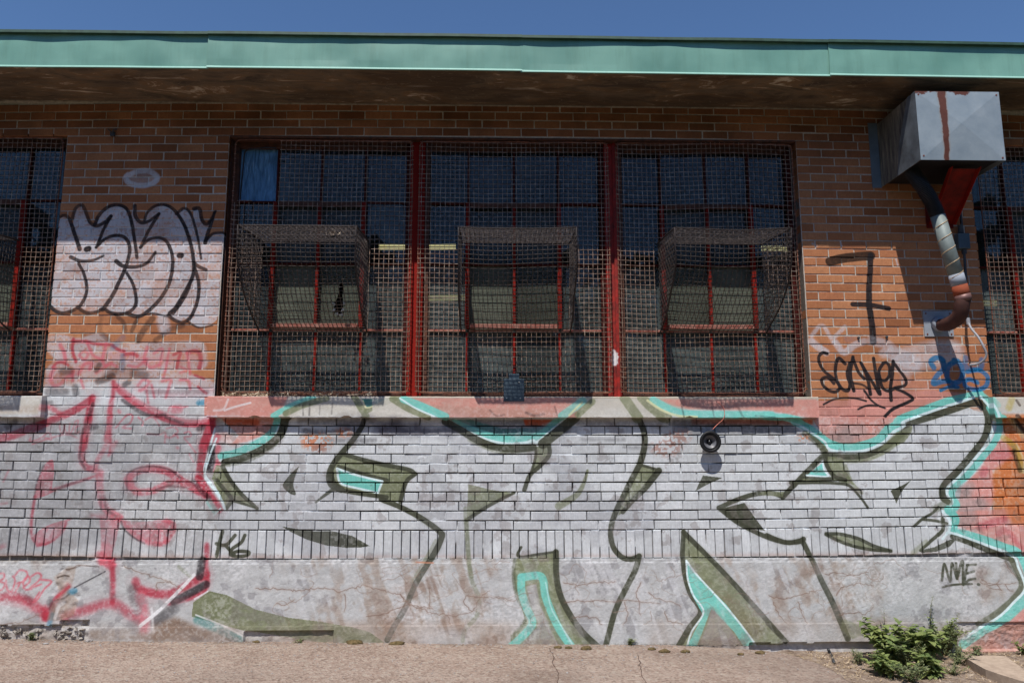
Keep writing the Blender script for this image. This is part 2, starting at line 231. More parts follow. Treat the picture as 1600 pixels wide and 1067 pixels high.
# one mark per line: s = stroke, f = flat area, F = rounded area; sheet, colour, width(-end width), cover, softness, grain : points
ART = """
f 0 g 0 1 10 0 : -200,604 66,604 66,612 330,612 332,640 1275,640 1275,655 1262,640 1700,640 1700,866 1300,868 800,872 400,872 -200,866
f 0 G 0 .75 26 .3 : -200,604 300,612 336,700 330,860 -200,860
s 0 G 34 .5 20 .5 : 60,820 60,700
s 0 G 40 .45 20 .5 : 210,700 320,700
F P s 0 .66 20 .7 : 40,130 200,120 330,150 520,110 640,190 900,190 1330,180 1400,300 1380,400 1200,420 1460,520 1460,660 30,660 50,560 60,420 130,330 60,240
F P g 0 .9 16 .3 : 30,560 700,500 1460,590 1460,700 20,700
F a s 0 .88 3 .66 : 372,300 405,285 430,300 455,330 460,250 490,215 520,225 540,290 575,335 605,300 650,240 730,215 790,240 815,280 830,225 850,225 865,300 900,310 940,240 1010,215 1070,230 1105,270 1145,235 1185,255 1205,290 1210,240 1245,245 1262,320 1300,330 1340,260 1330,330 1290,420 1340,390 1396,392 1390,520 1370,760 1362,900 1330,950 1235,978 1170,930 1110,945 1050,905 1000,912 930,890 860,910 800,885 720,895 640,865 560,890 480,850 400,890 315,850 340,600 360,400
F a s 0 .35 14 .4 : 790,20 860,-5 940,0 985,40 960,85 880,100 800,80
s a s 34 .9 10 .4 : 800,30 860,5 930,5 980,40 960,75 890,95 810,80 785,45 800,25
f a k 0 .5 14 .4 : 480,860 560,880 560,905 400,900
s a k 18-26 .9 4 .2 : 368,292 400,280 430,300 460,380 496,492
s a k 22 .85 5 .2 : 450,300 468,240 510,215 535,260 560,322 600,345 650,325 692,285
s a k 24-20 .92 4 .2 : 590,340 610,290 660,235 730,214 790,240 820,320 838,430 855,545
s a k 22-18 .9 4 .2 : 692,285 650,360 600,480
s a k 18-26 .9 4 .2 : 600,480 650,430 720,405 780,420 808,480 795,570 750,680 700,780 640,870
s a k 24-14 .8 5 .2 : 440,540 500,565 580,560 645,532
s a k 18-24 .88 4 .2 : 490,580 525,650 540,740 520,810 480,860 400,890 350,880 312,850
s a k 22 .9 4 .2 : 480,852 520,880 560,890 610,880 645,862 680,885 725,897
s a k 28-16 .9 5 .2 : 725,567 770,597 850,602 920,575 970,510
s a k 18-24 .9 4 .2 : 790,640 830,710 848,790 840,850 790,890 720,897
s a k 26-18 .92 5 .2 : 840,220 845,285 880,325 930,315 992,270
s a k 18-26 .92 4 .2 : 900,310 920,260 970,220 1030,214 1090,250 1150,340 1185,440 1205,540 1208,640 1170,730 1100,850 1060,890
s a k 20 .9 4 .2 : 992,270 930,370 875,480
s a k 18-26 .88 4 .2 : 875,480 930,430 1000,420 1050,460 1078,560 1060,690 1000,800 920,880 860,912 790,892
s a k 20-14 .85 5 .2 : 1100,270 1150,235 1190,270 1220,360 1240,450 1255,550
s a k 26-18 .92 5 .2 : 1210,237 1245,240 1262,310 1290,335 1320,300 1345,255
s a k 20-26 .9 4 .2 : 1340,258 1312,350 1280,450
s a k 18 .85 4 .2 : 1280,440 1330,395 1396,388
s a k 22 .9 4 .2 : 1208,575 1240,600 1285,620
s a k 22 .9 4 .2 : 1215,610 1240,700 1235,800 1200,900 1150,947 1100,940 1048,905
s a k 20-30 .92 4 .2 : 1190,690 1170,750 1130,820 1080,885
s a k 36 .95 6 .1 : 540,492 552,488
s a k 36 .95 6 .1 : 1120,530 1130,530
s a k 12 .8 4 .2 : 870,912 950,892 1040,912
s a k 12 .8 4 .2 : 1170,945 1240,980 1325,968
s a k 26 .6 10 .3 : 735,915 770,950 782,1000
s a k 26 .6 10 .3 : 862,915 840,960 822,1000
s a k 40 .6 12 .3 : 950,925 900,990 860,1060
s a k 30 .6 12 .3 : 1140,970 1060,995 970,1060
s a k 26 .35 16 .3 : 630,915 625,1000 680,1060
s a s 70 .7 26 .5 : 1015,935 1030,990
s P R 26 .7 6 .4 : 180,210 210,270 225,345
s P r 20 .8 5 .3 : 290,160 280,250 310,350
s P r 22 .75 6 .3 : 280,178 400,182 480,200 610,208
s P R 20 .7 6 .3 : 400,182 450,290 520,330
s P R 24 .7 6 .3 : 560,200 535,330 555,380 605,360
s P R 20 .6 6 .4 : 340,290 380,262 412,290 380,330 340,300
s P r 22 .8 5 .3 : 620,218 665,250 710,262
s P r 26 .8 8 .3 : 720,290 780,282 820,300
s P R 20 .6 8 .4 : 750,380 820,390 900,330
s P R 24 .65 8 .4 : 905,230 880,330 930,395 1000,375
s P R 20 .6 8 .4 : 960,280 1030,245 1010,380
s P R 18 .65 6 .4 : 1090,240 1060,400 1040,475
s P r 22 .75 6 .3 : 1125,290 1180,272 1165,330 1150,400
s P r 30 .7 8 .3 : 1240,275 1300,262 1340,280 1350,350 1338,400
s P R 20 .7 6 .4 : 1240,280 1250,380 1262,450
s P R 18 .6 6 .4 : 1180,390 1230,420 1180,440
s P r 20 .75 6 .3 : 120,395 150,360 200,355 245,378
s P R 26 .6 8 .4 : 135,400 100,470 120,540 170,540 250,470 285,430
s P R 24 .7 8 .4 : 335,450 380,372 440,365 425,410
s P R 18 .7 6 .4 : 350,500 372,565
s P R 22 .6 8 .4 : 480,440 540,400 600,370 655,390
s P r 20 .6 8 .3 : 285,430 280,505
s P R 22 .55 8 .4 : 830,545 870,500 920,520 880,570 840,590
s P R 16 .6 6 .4 : 900,590 912,690
s P R 16 .6 6 .4 : 940,540 962,645
s P R 20 .6 6 .4 : 1030,510 1100,498 1085,560 1060,645
s P R 20 .6 6 .4 : 1180,500 1250,508 1262,575
s P r 18 .7 6 .4 : 1330,560 1395,612
s P r 16 .7 6 .4 : 1300,460 1375,490
s P R 60 .22 20 .6 : 100,500 300,430 600,300 900,340 1300,320
s P R 50 .2 20 .6 : 820,560 1100,620 1440,600
s P k 60 .45 22 .3 : 200,430 260,425
s P k 52 .6 18 .3 : 495,512 560,495 612,468
s P k 40 .5 16 .3 : 480,420 505,375
s P k 44 .55 16 .3 : 715,540 750,520
s P k 60 .4 24 .3 : 790,445 890,460
s P k 60 .45 26 .3 : 80,600 220,598
s P k 50 .5 20 .3 : 300,560 312,612
s P k 60 .3 26 .3 : 560,470 640,430
s P b 50 .3 20 .5 : 700,150 620,225
s P u 40 .4 16 .4 : 700,420 700,300
s P b 46 .5 14 .4 : 1335,690 1375,688
s P k 40 .25 20 .3 : 900,600 1400,600
s P k 34 .35 18 .3 : 60,690 110,690
s P r 55 .85 8 .35 : -40,905 100,840 300,752 430,668
s P R 34 .7 10 .4 : 20,735 90,730 170,775
s P r 50-56 .85 8 .3 : 445,650 418,800 398,900 372,1060
s P k 30 .5 12 .3 : 450,700 425,790 370,940
s P r 24-40 .75 9 .4 : 625,520 620,620 600,720 588,850 565,1000
s P r 30 .75 9 .4 : 622,520 680,600 800,700 950,785
s P R 50 .6 12 .4 : 650,560 820,690 960,760 1150,840 1300,860 1465,842
s P r 30 .8 6 .3 : 980,800 1130,860 1300,878 1462,868
s P k 30 .5 14 .3 : 700,670 850,770 960,800 1050,790
s P k 26 .45 12 .3 : 1060,810 1200,862
s P r 64 .85 8 .3 : 1440,880 1400,970 1368,1060
s P k 46 .6 16 .3 : 1335,905 1370,895
s P k 40 .6 14 .2 : 440,900 480,890
s P R 10 .75 3 .3 : 175,862 182,930 200,945 215,870 222,930 240,940
s P R 10 .75 3 .3 : 258,862 256,940 276,930 300,862
s P R 10 .75 3 .3 : 300,850 330,842 302,942 338,930
s P R 10 .7 3 .3 : 310,892 340,882
s P R 12 .7 4 .4 : 640,900 690,840 740,790 782,800 760,860 700,895 770,905
s P R 12 .7 4 .4 : 830,812 868,850 862,880
s P R 12 .7 4 .4 : 890,830 955,810 1005,880
s P R 12 .6 4 .4 : 900,950 1000,955 1052,940 1050,1020
s P R 10 .6 4 .4 : 1060,905 1130,895 1160,930 1120,960
s P R 10 .6 4 .4 : 1080,760 1100,722 1180,730 1240,720
s P R 60 .5 12 .4 : 1130,745 1170,742
s P R 26 .6 8 .4 : 670,760 675,765
s A R 7 .7 3 .3 : 1150,570 1180,562 1190,590 1150,600 1190,650 1222,695
s A R 7 .6 3 .3 : 1180,700 1205,750
s A R 10 .6 3 .3 : 1030,590 1060,600 1100,585 1110,600
s A R 14 .6 5 .3 : 1105,662 1110,664
s A R 8 .7 3 .3 : 190,600 185,620 240,610 300,570 320,610 280,600
s A R 8 .7 3 .3 : 200,640 320,600 420,580 480,600
s Q r 50 .85 8 .3 : -20,205 100,175 200,135 290,105
s Q k 40 .5 18 .3 : 50,120 100,85
s Q r 36 .8 8 .35 : 618,70 590,150 572,250 565,340 600,400 655,415
s Q k 14 .5 6 .3 : 575,130 560,260 552,340 590,410
s Q R 28 .65 8 .5 : 760,0 758,120 742,230 690,330 655,400
s Q r 14 .7 6 .4 : 760,150 765,260 755,320
s Q R 26 .5 10 .5 : 800,230 765,300
F Q R 0 .85 4 .45 : 335,350 365,352 372,440 362,560 410,545 330,590 245,612 240,560 262,480 295,400
s Q k 14 .5 7 .3 : 300,392 262,480 240,580 232,640
s Q r 18-14 .7 5 .3 : 360,560 480,520 600,482 690,452
s Q k 18 .35 8 .3 : 400,550 520,505 600,485
s Q r 16 .75 5 .3 : 243,600 225,700 214,800 225,890 262,940
F Q R 0 .8 5 .45 : 235,870 280,830 360,790 450,765 500,755 440,800 410,870 340,930 262,945 235,910
s Q g 30 .6 12 .3 : 320,880 350,830
s Q r 16 .7 5 .3 : 262,942 340,922 420,860 460,790
s Q R 46 .8 8 .4 : 690,440 688,520 702,620 745,700 825,752
s Q k 20 .4 10 .3 : 720,600 740,690 800,740
s Q R 22 .5 10 .5 : 635,735 720,740 835,740
f Q R 0 .72 6 .5 : 690,745 835,748 808,900 775,1000 765,1070 690,1070 700,900
s Q k 16 .35 8 .3 : 695,600 700,700
s Q r 44 .75 7 .45 : 905,535 888,480 960,425 1060,410 1160,430 1240,480 1340,545 1420,590
s Q R 40 .7 7 .45 : 905,530 950,572 1050,565 1100,545 1180,512 1300,525 1390,555
s Q k 12 .5 6 .3 : 880,560 885,450 960,405 1070,395 1180,420 1250,475
s Q k 14 .35 8 .3 : 1080,555 1180,530 1300,545
F Q R 0 .6 6 .6 : 850,768 1000,778 1150,762 1205,795 1185,890 1110,945 1000,905 900,830
s Q R 24 .7 6 .4 : 850,785 930,870 1030,925 1130,930 1190,870 1205,800 1150,770
s Q k 12 .5 6 .3 : 838,775 860,830 930,890 1000,930
s Q R 40 .6 8 .5 : 900,470 905,530
s Q r 46 .85 7 .3 : 1470,80 1440,160 1410,270 1395,360 1380,480
s Q r 50 .8 8 .35 : 1380,480 1440,580 1515,690
s Q k 34 .7 10 .3 : 1480,265 1455,350 1440,410
s Q k 30 .5 12 .3 : 1340,500 1400,570 1450,610
s Q q 70 .7 14 .3 : 1445,455 1480,465
s Q R 34 .75 8 .35 : 1510,185 1500,215
s Q R 34 .75 8 .35 : 1515,265 1508,290
s Q R 34 .75 8 .35 : 1515,340 1500,420
s Q w 12 .9 3 .1 : 1490,130 1450,280 1415,430 1470,520 1540,620 1550,680
s Q w 12 .9 3 .1 : 1530,685 1480,735
s Q t 40 .5 14 .3 : 1450,640 1490,700
s Q R 10 .5 4 .4 : 60,420 20,500
s Q R 12 .5 5 .4 : 0,655 45,648
s Q R 26 .5 10 .5 : -10,960 25,945
s E R 46 .75 10 .4 : 625,270 640,300 700,330
s E r 26 .78 8 .35 : 700,300 708,420 705,560
s E R 14 .7 6 .4 : 640,320 720,330
s E r 40 .72 12 .35 : -20,532 80,525 160,545 230,590 290,650
s E R 50 .35 18 .4 : 0,540 150,560 240,610
s E r 34 .85 10 .3 : 290,655 285,600
s E r 30 .8 8 .3 : 290,660 350,555 430,460
s E r 46 .6 16 .35 : 410,650 550,605 700,570 800,625 868,670
s E r 40 .82 9 .3 : 850,430 880,480 1000,512 1100,495 1220,430 1290,390
s E r 26 .8 7 .3 : 1290,205 1290,350 1290,470 1200,530 1060,565
s E k 46 .75 10 .2 : 1265,300 1250,400
s E k 44 .75 10 .2 : 1290,450 1200,500 1090,555
s E k 60 .5 20 .3 : 1090,600 980,680
s E k 60 .35 24 .3 : 830,480 850,560
s E R 50 .6 14 .4 : 880,520 905,640 905,730
s E W 20 .95 4 .1 : 1215,390 1130,480 1000,610 880,708
s E W 10 .8 4 .1 : 1300,495 1220,540
s E W 14 .7 6 .2 : 950,600 965,760
s E k 40 .5 16 .3 : 320,560 345,650
s E b 34 .5 12 .3 : 440,500 470,490
s E b 30 .4 14 .3 : 310,700 330,640
s E k 8 .7 3 .2 : 470,470 660,370
s E q 14 .6 5 .2 : 640,340 650,400
s E k 40 .2 20 .3 : 140,490 200,560
s E R 9 .8 3 .2 : -10,385 25,382 30,410 5,430 35,445 20,480 -5,490
s E R 9 .8 3 .2 : 42,425 50,480 78,492 98,425 85,400
s E R 9 .8 3 .2 : 98,395 130,362 172,375 165,420 112,445 130,440 100,498
s E R 9 .8 3 .2 : 150,470 190,430 180,400 150,430 160,480 200,478
s E R 9 .8 3 .2 : 200,400 240,378 262,400 232,440 195,470 260,450
s E R 9 .8 3 .2 : 262,420 325,432 280,480 240,540 212,560 250,500
f E x 0 .75 24 .5 : 970,700 1100,650 1240,720 1510,790 1520,815 960,810
f E x 0 .5 20 .5 : 560,735 800,720 980,760 980,800 560,795
f E l 0 .96 5 .12 : 1310,490 1420,515 1600,605 1800,655 2000,680 2200,715 2310,745 2400,810 2000,815 1520,735 1200,650 1210,560
s E T 46 .6 18 .4 : 1235,670 1350,720 1500,790
s E W 9 .8 3 .2 : 1225,640 1400,708 1530,778
s E l 20 .4 8 .4 : 1120,340 1190,400
f I p 0 .95 8 .3 : 200,38 540,38 520,110 440,160 340,200 250,215 290,160 150,40
f I N 0 .7 14 .4 : 180,60 420,60 420,95 230,100
s I q 50 .7 16 .3 : 170,75 170,120
s I p 60 .5 20 .4 : 200,170 260,200
s I t 46 .92 3 .25 : 180,290 260,275 345,240 420,205 475,165 515,120 535,60
s I w 15 .92 3 .1 : 175,318 300,295 400,252 470,212 520,160 548,95
s I O 30 .5 8 .2 : 200,345 330,318 440,270 530,205
s I o 40-52 .95 4 .1 : 200,328 320,300 435,250 515,195 560,140 585,40
f I v 0 .95 3 .2 : 150,345 190,350 240,440 320,545 410,622 260,575 210,625 180,540 120,430
s I o 26-20 .95 3 .1 : 190,355 240,445 315,535 405,618
s I o 24 .9 3 .1 : 150,440 200,500 245,560 215,615
s I o 20-10 .9 3 .1 : 245,565 330,592 405,618
s I k 40 .65 12 .2 : 118,240 122,320 110,370
s I w 12 .9 3 .1 : 150,180 105,300 78,420 130,490 190,580 205,625
F I o 0 .96 2 .1 : 668,352 645,410 632,470 645,530 605,520 565,475 590,430 625,390
f I v 0 .95 3 .2 : 930,275 1060,310 1200,345 1350,372 1396,402 1335,450 1302,580 1180,555 1020,522 880,485 855,400 885,330
s I o 30-40 .96 3 .1 : 1078,40 1060,105 1000,195 940,265 885,335 855,410 870,470 930,500
s I o 26 .95 3 .1 : 935,275 1060,312 1200,345 1350,375 1392,402
s I o 26 .95 3 .1 : 1392,402 1335,455 1300,575
s I o 22 .9 3 .1 : 915,355 1050,398 1215,440
s I o 20 .9 3 .1 : 870,355 880,440 915,480
s I o 26-12 .95 3 .1 : 890,490 835,530 770,580
f I t 0 .98 2 .15 : 905,370 1020,412 1188,450 1160,520 1040,495 932,466 910,430
s I w 13 .96 2 .05 : 905,368 1020,408 1188,448
s I w 13 .96 2 .05 : 1188,448 1160,520 
s I w 13 .96 2 .05 : 1160,520 1040,493 935,466 912,425 905,370
s I o 26 .95 3 .1 : 910,500 1050,525 1215,548
s I v 14 .5 6 .2 : 1290,605 1400,670 1500,745
s I o 30-34 .97 3 .1 : 1180,562 1280,600 1400,660 1510,732 1562,778
s I o 34 .97 3 .1 : 1562,778 1540,850 1495,930
f I o 0 .97 2 .1 : 560,728 640,742 760,758 880,758 1000,788 1110,850 1050,860 960,862 840,848 720,812 620,765
s I o 22 .92 2 .1 : 188,762 165,850 152,915
s I o 20 .92 2 .1 : 268,785 210,845 150,838
s I o 20 .92 2 .1 : 205,845 245,890 262,905
s I o 20 .92 2 .1 : 328,785 305,830 250,870 240,905 290,918 345,908 350,890 290,885 255,895
s F v 20 .5 6 .3 : 1120,180 1060,290 970,440
s F o 34 .96 3 .1 : 1152,128 1160,160 1092,290 1000,440 930,600 870,700 820,795
s F z 10 .8 4 .3 : 1000,312 1105,316
s F l 26 .6 8 .4 : 1308,-20 1315,150 1340,400 1392,540 1375,650 1305,730 1290,800
f J d 0 .55 10 .3 : 0,62 800,62 740,150 0,150
f J N 0 .9 8 .3 : 470,62 650,62 600,100 480,100
f J T 0 .7 6 .3 : 0,60 140,62 340,120 600,110 680,62 720,62 620,160 420,200 300,175 
s J t 46 .9 4 .2 : 40,85 160,135 300,178 420,190 510,182 600,140 680,75
s J w 15 .95 2 .05 : -10,60 120,135 250,190 380,214 480,206 530,192 555,204 620,150 730,60
f J v 0 .92 3 .2 : 545,232 635,228 632,290 560,365 515,398 535,300
s J v 20 .5 8 .3 : 130,190 300,262 450,262 540,250
s J o 44 .96 3 .1 : -20,75 80,130 180,190 300,235 420,246 530,236
s J o 60 .96 3 .1 : 800,45 720,110 640,175 590,215
s J o 26 .95 3 .1 : 630,225 630,285 570,355 510,410 475,502
s J o 16 .9 3 .1 : 545,240 545,300 515,400
f J v 0 .85 3 .2 : 125,465 270,500 410,522 330,560 115,690
s J o 24-16 .95 3 .1 : 115,690 220,620 330,560 412,520
s J v 14-46 .85 4 .2 : 870,380 850,450 815,520 765,560 690,603
s J l 26 .6 4 .3 : 112,690 120,800 130,950 145,1040
f J v 0 .9 3 .2 : 1200,350 1315,382 1250,460 1120,630 1060,660 1120,500
s J o 38 .96 3 .1 : 1150,-10 1195,70 1225,150 1225,240 1200,335
s J o 36-30 .95 3 .1 : 1200,335 1150,430 1100,530 1060,610 1025,700 1015,780 1032,860 1080,918 1135,934 1192,918
s J o 16 .95 2 .1 : 1200,345 1320,380
s J o 40-26 .93 3 .1 : 1315,382 1230,490 1150,570 1090,640
s J o 16 .95 2 .1 : 455,860 432,908 465,920 560,905 680,888
s G o 34 .96 3 .1 : 792,275 762,370 700,490 640,620 580,840
f G v 0 .95 3 .2 : 25,290 150,275 280,250 280,400 300,520 350,630 430,740 530,835 -10,835 -10,770 80,680 60,600 20,500 5,380
s G O 22 .6 6 .2 : 15,300 8,400 28,520 85,660 0,770
s G o 36 .95 3 .1 : 272,250 275,400 300,520 360,640 440,750 535,840
s G t 46 .92 4 .2 : 60,405 180,402 205,520 250,640 300,740 370,840
s G t 46 .92 4 .2 : 55,405 58,500 90,600 125,690 60,775 -10,840
f G q 0 .9 8 .4 : 85,460 150,445 170,560 230,720 290,835 50,835 150,720 158,690 112,570
s G w 8 .6 5 .2 : 208,440 240,590 300,700 372,820
s G x 60 .35 20 .4 : 80,825 260,825
f G v 0 .95 3 .2 : 1070,120 1220,270 1400,440 1600,680 1700,830 1030,835 1180,630 1100,500 1070,400 1060,250
s G x 90 .22 30 .4 : 1350,560 1520,740
s G o 30 .96 3 .1 : 1070,125 1220,275 1330,390 1450,520 1610,700 1710,812
s G o 28-36 .95 3 .1 : 1070,125 1064,280 1078,400 1112,510 1175,620 1105,720 1040,830
f G t 0 .95 3 .2 : 1085,310 1200,440 1330,570 1430,700 1525,832 1440,832 1380,740 1240,600 1150,832 1088,832 1190,640 1112,500
f G q 0 .92 8 .4 : 1245,600 1320,670 1430,832 1160,832 1215,700
s G x 50 .4 20 .4 : 1180,820 1430,820
s G w 11 .95 2 .05 : 1085,302 1150,390 1270,520 1400,670 1525,835
s G w 11 .95 2 .05 : 1085,310 1095,420 1130,520 1192,622 1120,740 1088,835
f K o 0 .9 3 .2 : 192,410 312,425 230,462 145,508
f K v 0 .9 4 .2 : 820,130 900,170 975,240 970,270 930,262 900,210
f K p 0 .96 4 .3 : 900,-60 1420,-60 1500,0 1430,60 1340,120 1250,200 1150,222 1010,215 930,140 890,80 890,0
s K q 90 .45 30 .3 : 1020,180 1180,130
s K q 60 .3 24 .3 : 1080,120 1100,190
f K N 0 .8 12 .3 : 120,60 880,60 880,92 120,92
f K d 0 .5 8 .3 : 0,62 700,62 760,100 820,150 0,150
s K t 50 .96 3 .15 : 760,70 850,115 920,165 990,215 1100,237 1220,215 1300,178 1345,125 1420,85 1445,55
s K w 15 .95 2 .05 : 700,62 780,90 860,140 950,200 985,250 1100,263 1220,250 1325,200 1370,150 1450,100 1452,82
s K o 40 .6 8 .2 : 830,150 900,200 955,265
s K v 44 .8 8 .2 : 1050,310 1200,305 1330,250 1420,180 1480,110
s K o 36 .96 3 .1 : 970,292 1100,295 1200,287 1320,240 1400,180 1470,120
f K v 0 .92 4 .2 : 960,290 1065,300 1080,380 1140,470 1000,440 960,330
s K o 34-30 .96 3 .1 : 950,280 880,350 800,430 735,500 690,550
s K o 28 .95 3 .1 : 290,614 400,565 520,528 620,522 690,545
f K v 0 .8 4 .2 : 560,512 700,512 690,545 540,530
s K o 26 .95 3 .1 : 960,275 962,340 1010,415 1080,440
s K o 20 .92 3 .1 : 810,428 900,430 1000,432
s K v 16 .8 4 .2 : 820,440 960,450
s K o 22-14 .95 3 .1 : 740,458 900,455 1020,460 1105,475 1165,535 1222,614
s K v 20 .6 6 .2 : 1080,350 1120,450 1180,520
f K t 0 .97 2 .1 : 940,330 950,380 970,418 838,412
s K w 10 .96 2 .05 : 940,330 948,380 970,416 838,410 
f K o 0 .95 3 .1 : 292,620 450,580 520,680 578,755 480,742 380,690
s K o 28 .96 3 .1 : 300,622 400,700 500,755 600,800 700,828 790,826 820,808
s H o 28 .96 3 .1 : -10,145 60,175 130,192 215,175
s H o 30-38 .96 3 .1 : 210,175 262,280 330,430 400,570 490,785
f H l 0 .6 8 .3 : 470,660 640,740 520,790 440,720
s H o 26 .95 3 .1 : -10,690 110,812
f H v 0 .6 6 .3 : -20,700 100,815 -20,820
f H v 0 .9 3 .2 : 360,135 450,140 560,170 660,220 770,243 660,242 520,215 430,180
s H o 20 .95 2 .1 : 360,135 450,138 560,165 660,212 765,243
s H o 20 .95 2 .1 : 360,140 440,180 540,215 650,236 765,243
f D o 0 .93 2 .1 : 887,868 840,895 765,930 785,970 800,1010 822,960 850,910
s D p 60 .9 14 .3 : 270,440 900,430
f M p 0 .9 12 .3 : -400,40 60,60 300,50 600,80 560,110 200,200 0,280 -400,300
f M P 0 .95 10 .3 : 900,440 960,500 980,640 800,720 840,900 760,1100 500,1100 540,860 700,700 820,500
f M n 0 .95 26 .3 : 870,250 1400,250 1400,1200 800,1100 810,900 800,740 880,660 960,600 900,440 880,330
s M R 90 .4 40 .3 : 760,600 950,590
s M R 60 .5 24 .3 : 720,750 740,720
s M q 110 .55 40 .3 : 560,880 540,1020 700,1000
s M q 70 .4 30 .3 : 620,850 600,930
s M y 50 .7 14 .3 : 890,450 960,500 1020,600 1040,720
s M K 40 .6 12 .3 : 980,560 1010,660 1030,720
s M c 16 .6 8 .3 : 1000,500 1060,620 1060,740
s M k 40 .7 10 .2 : 1010,270 1067,400
s M c 40 .5 20 .3 : 960,300 1050,430
f M v 0 .8 5 .2 : 0,400 130,350 130,400 60,490 -20,520 -160,560
f M g 0 1 3 .2 : 200,310 440,235 600,190 640,215 720,240 740,330 700,470 600,640 430,800 370,900 0,760 0,600 140,400
s M o 60 .97 3 .1 : 80,330 250,283 450,218 610,165 700,160 755,235 765,340 735,455 640,580 540,700 430,810 385,880 390,945 430,975
s M t 56 .96 3 .15 : 0,370 15,300 200,225 400,150 560,110 660,85 700,78 
s M t 52 .9 5 .2 : 700,85 780,150 845,250 860,370 815,490 720,610 600,750 490,850 460,930 505,1010 430,1060
s M w 22 .95 2 .05 : -30,400 70,345 50,320 200,262 400,192 560,142 650,110
s M w 22 .9 3 .05 : 700,105 770,180 812,260 815,340 795,410 735,520 640,640 520,775 430,860 425,925 465,985 400,1060
s M O 60 .5 10 .2 : 330,1040 440,980
f N P 0 .9 10 .3 : 500,0 1400,-60 1400,1500 400,1500 560,1060 820,960 1067,760 1100,500 1000,300 700,210 500,110
f N n 0 .85 30 .3 : 900,-60 1400,-60 1400,120 960,100
s N r 60 .45 26 .3 : 700,120 900,60
s N r 50 .35 26 .3 : 850,180 920,160 1040,300
s N q 110 .5 40 .3 : 560,60 620,40
f N x 0 .5 20 .4 : 500,1000 1100,900 1400,1100 1400,1200 400,1200
s N t 64 .96 3 .15 : 430,-20 495,60 470,160 600,190 760,240 900,292 1010,335 1065,440 1100,560
s N t 76 .9 6 .25 : 1110,680 980,810 860,910 720,985 560,1100
s N o 46 .95 4 .1 : 470,205 600,250 780,325 960,395
s N O 60-46 .8 8 .2 : 960,400 1030,550 1030,640 940,750 800,860 680,930
s N o 20 .5 6 .2 : 900,410 960,480 1010,560
s N w 20 .95 2 .05 : 380,-10 445,75 440,150 385,225
s N w 20 .95 2 .05 : 440,168 560,205 760,278 960,358 1010,465 1055,580 1055,655 960,760 860,860 720,950 560,1060
s N o 34-22 .95 3 .1 : 385,60 385,150 290,240 200,320
f N o 0 .85 3 .1 : 200,315 320,290 440,230 500,225 440,290 330,330 210,338
s N o 22 .95 3 .1 : 150,118 215,60 300,10 350,-40
s N o 22 .9 3 .1 : 220,62 320,72 420,95
s N v 40 .4 14 .2 : 140,340 250,250
s N o 20 .93 2 .1 : 372,565 392,430 438,575 455,425 497,552 490,425
s N o 22 .93 2 .1 : 497,552 542,405 548,602
s N o 18 .93 2 .1 : 580,440 655,434
s N o 20 .93 2 .1 : 580,440 560,580 600,562 648,552
s N o 18 .93 2 .1 : 568,512 640,492
s N o 17 .93 2 .1 : 376,622 480,602 620,597
s N o 22 .93 2 .1 : 672,600 680,602
s W K 60 .95 5 .08 : 385,568 460,550 560,538 640,532
s W k 36-42 .98 4 .05 : 640,530 635,640 630,740 632,850 650,980 655,1070
s W k 32 .97 3 .05 : 528,835 640,840 752,862
s U s 60 .65 16 .4 : 200,20 260,70 320,110
s U s 56 .6 16 .4 : 400,30 470,110 560,50 640,20
s U s 80 .5 26 .5 : 700,10 850,60 800,120
s U s 130 .6 30 .45 : 880,120 1050,200
s T s 34 .5 14 .6 : 200,985 290,900 380,1040
s T s 34 .5 14 .6 : 390,1000 480,910
s T u 60 .25 24 .6 : 500,1010 560,1000
s T s 20 .5 8 .6 : 210,220 240,240
s T s 14 .6 5 .5 : 440,200 450,240
s T s 14 .6 5 .5 : 905,350 920,400
s V s 170 .62 40 .45 : 60,760 200,720 350,700
s V p 90 .4 40 .5 : 0,900 150,900 230,930
s V s 60 .4 30 .6 : 60,850 60,870
s V b 34 .9 8 .15 : 240,800 222,760 262,735 300,755 300,810 262,850 238,900 290,888 330,885
s V b 34 .9 8 .15 : 375,760 335,790 325,860 362,898 410,880 425,820 400,765 370,752
s V b 36 .7 12 .2 : 445,735 445,790 490,810 540,800 548,750 
s V b 30 .9 8 .15 : 455,825 530,815 585,860 572,920 510,940 450,925 437,890 470,875 520,895
s V b 22 .9 4 .1 : 285,945 340,922 395,925
s U k 28 .98 4 .05 : 330,122 292,115 260,150 270,210 310,270 370,320 420,370 432,412 400,440 350,430 300,390 285,340 318,318 350,330 385,370
s U k 30 .98 4 .05 : 480,205 425,160 400,240 410,340 450,410 500,430 520,380 500,290 520,200
s U k 30 .98 4 .05 : 545,150 525,290 552,430
s U k 28 .98 4 .05 : 545,160 590,270 640,330
s U k 20 .9 4 .1 : 550,368 620,380 670,410
s U k 30 .98 4 .05 : 615,200 665,320 690,460
s U k 28 .98 4 .05 : 612,200 690,330 762,455
s U k 30 .98 4 .05 : 718,160 738,300 770,458
s U k 28 .98 4 .05 : 800,200 765,260 770,330 815,345 850,300 850,230 825,195 795,205
s U k 28 .98 4 .05 : 765,300 790,400 840,432 900,405
s U k 30 .98 4 .05 : 882,185 872,300 858,420 864,510
s U k 26 .98 4 .05 : 882,190 935,265 988,345 975,388 900,408 965,440 1042,492 1005,525 880,582 815,642
s U k 16 .93 3 .1 : 300,545 380,505 470,490 570,495 655,516
s U k 18 .93 3 .1 : 640,430 690,500 750,550 812,575
s U k 16 .93 3 .1 : 588,585 660,555 750,552
f X p 0 1 2 .25 : -60,744 650,744 700,905 -60,905
f X e 0 1 8 .3 : 640,744 1600,744 1600,912 560,912
s X W 18 .75 4 .2 : 110,860 200,830 325,798
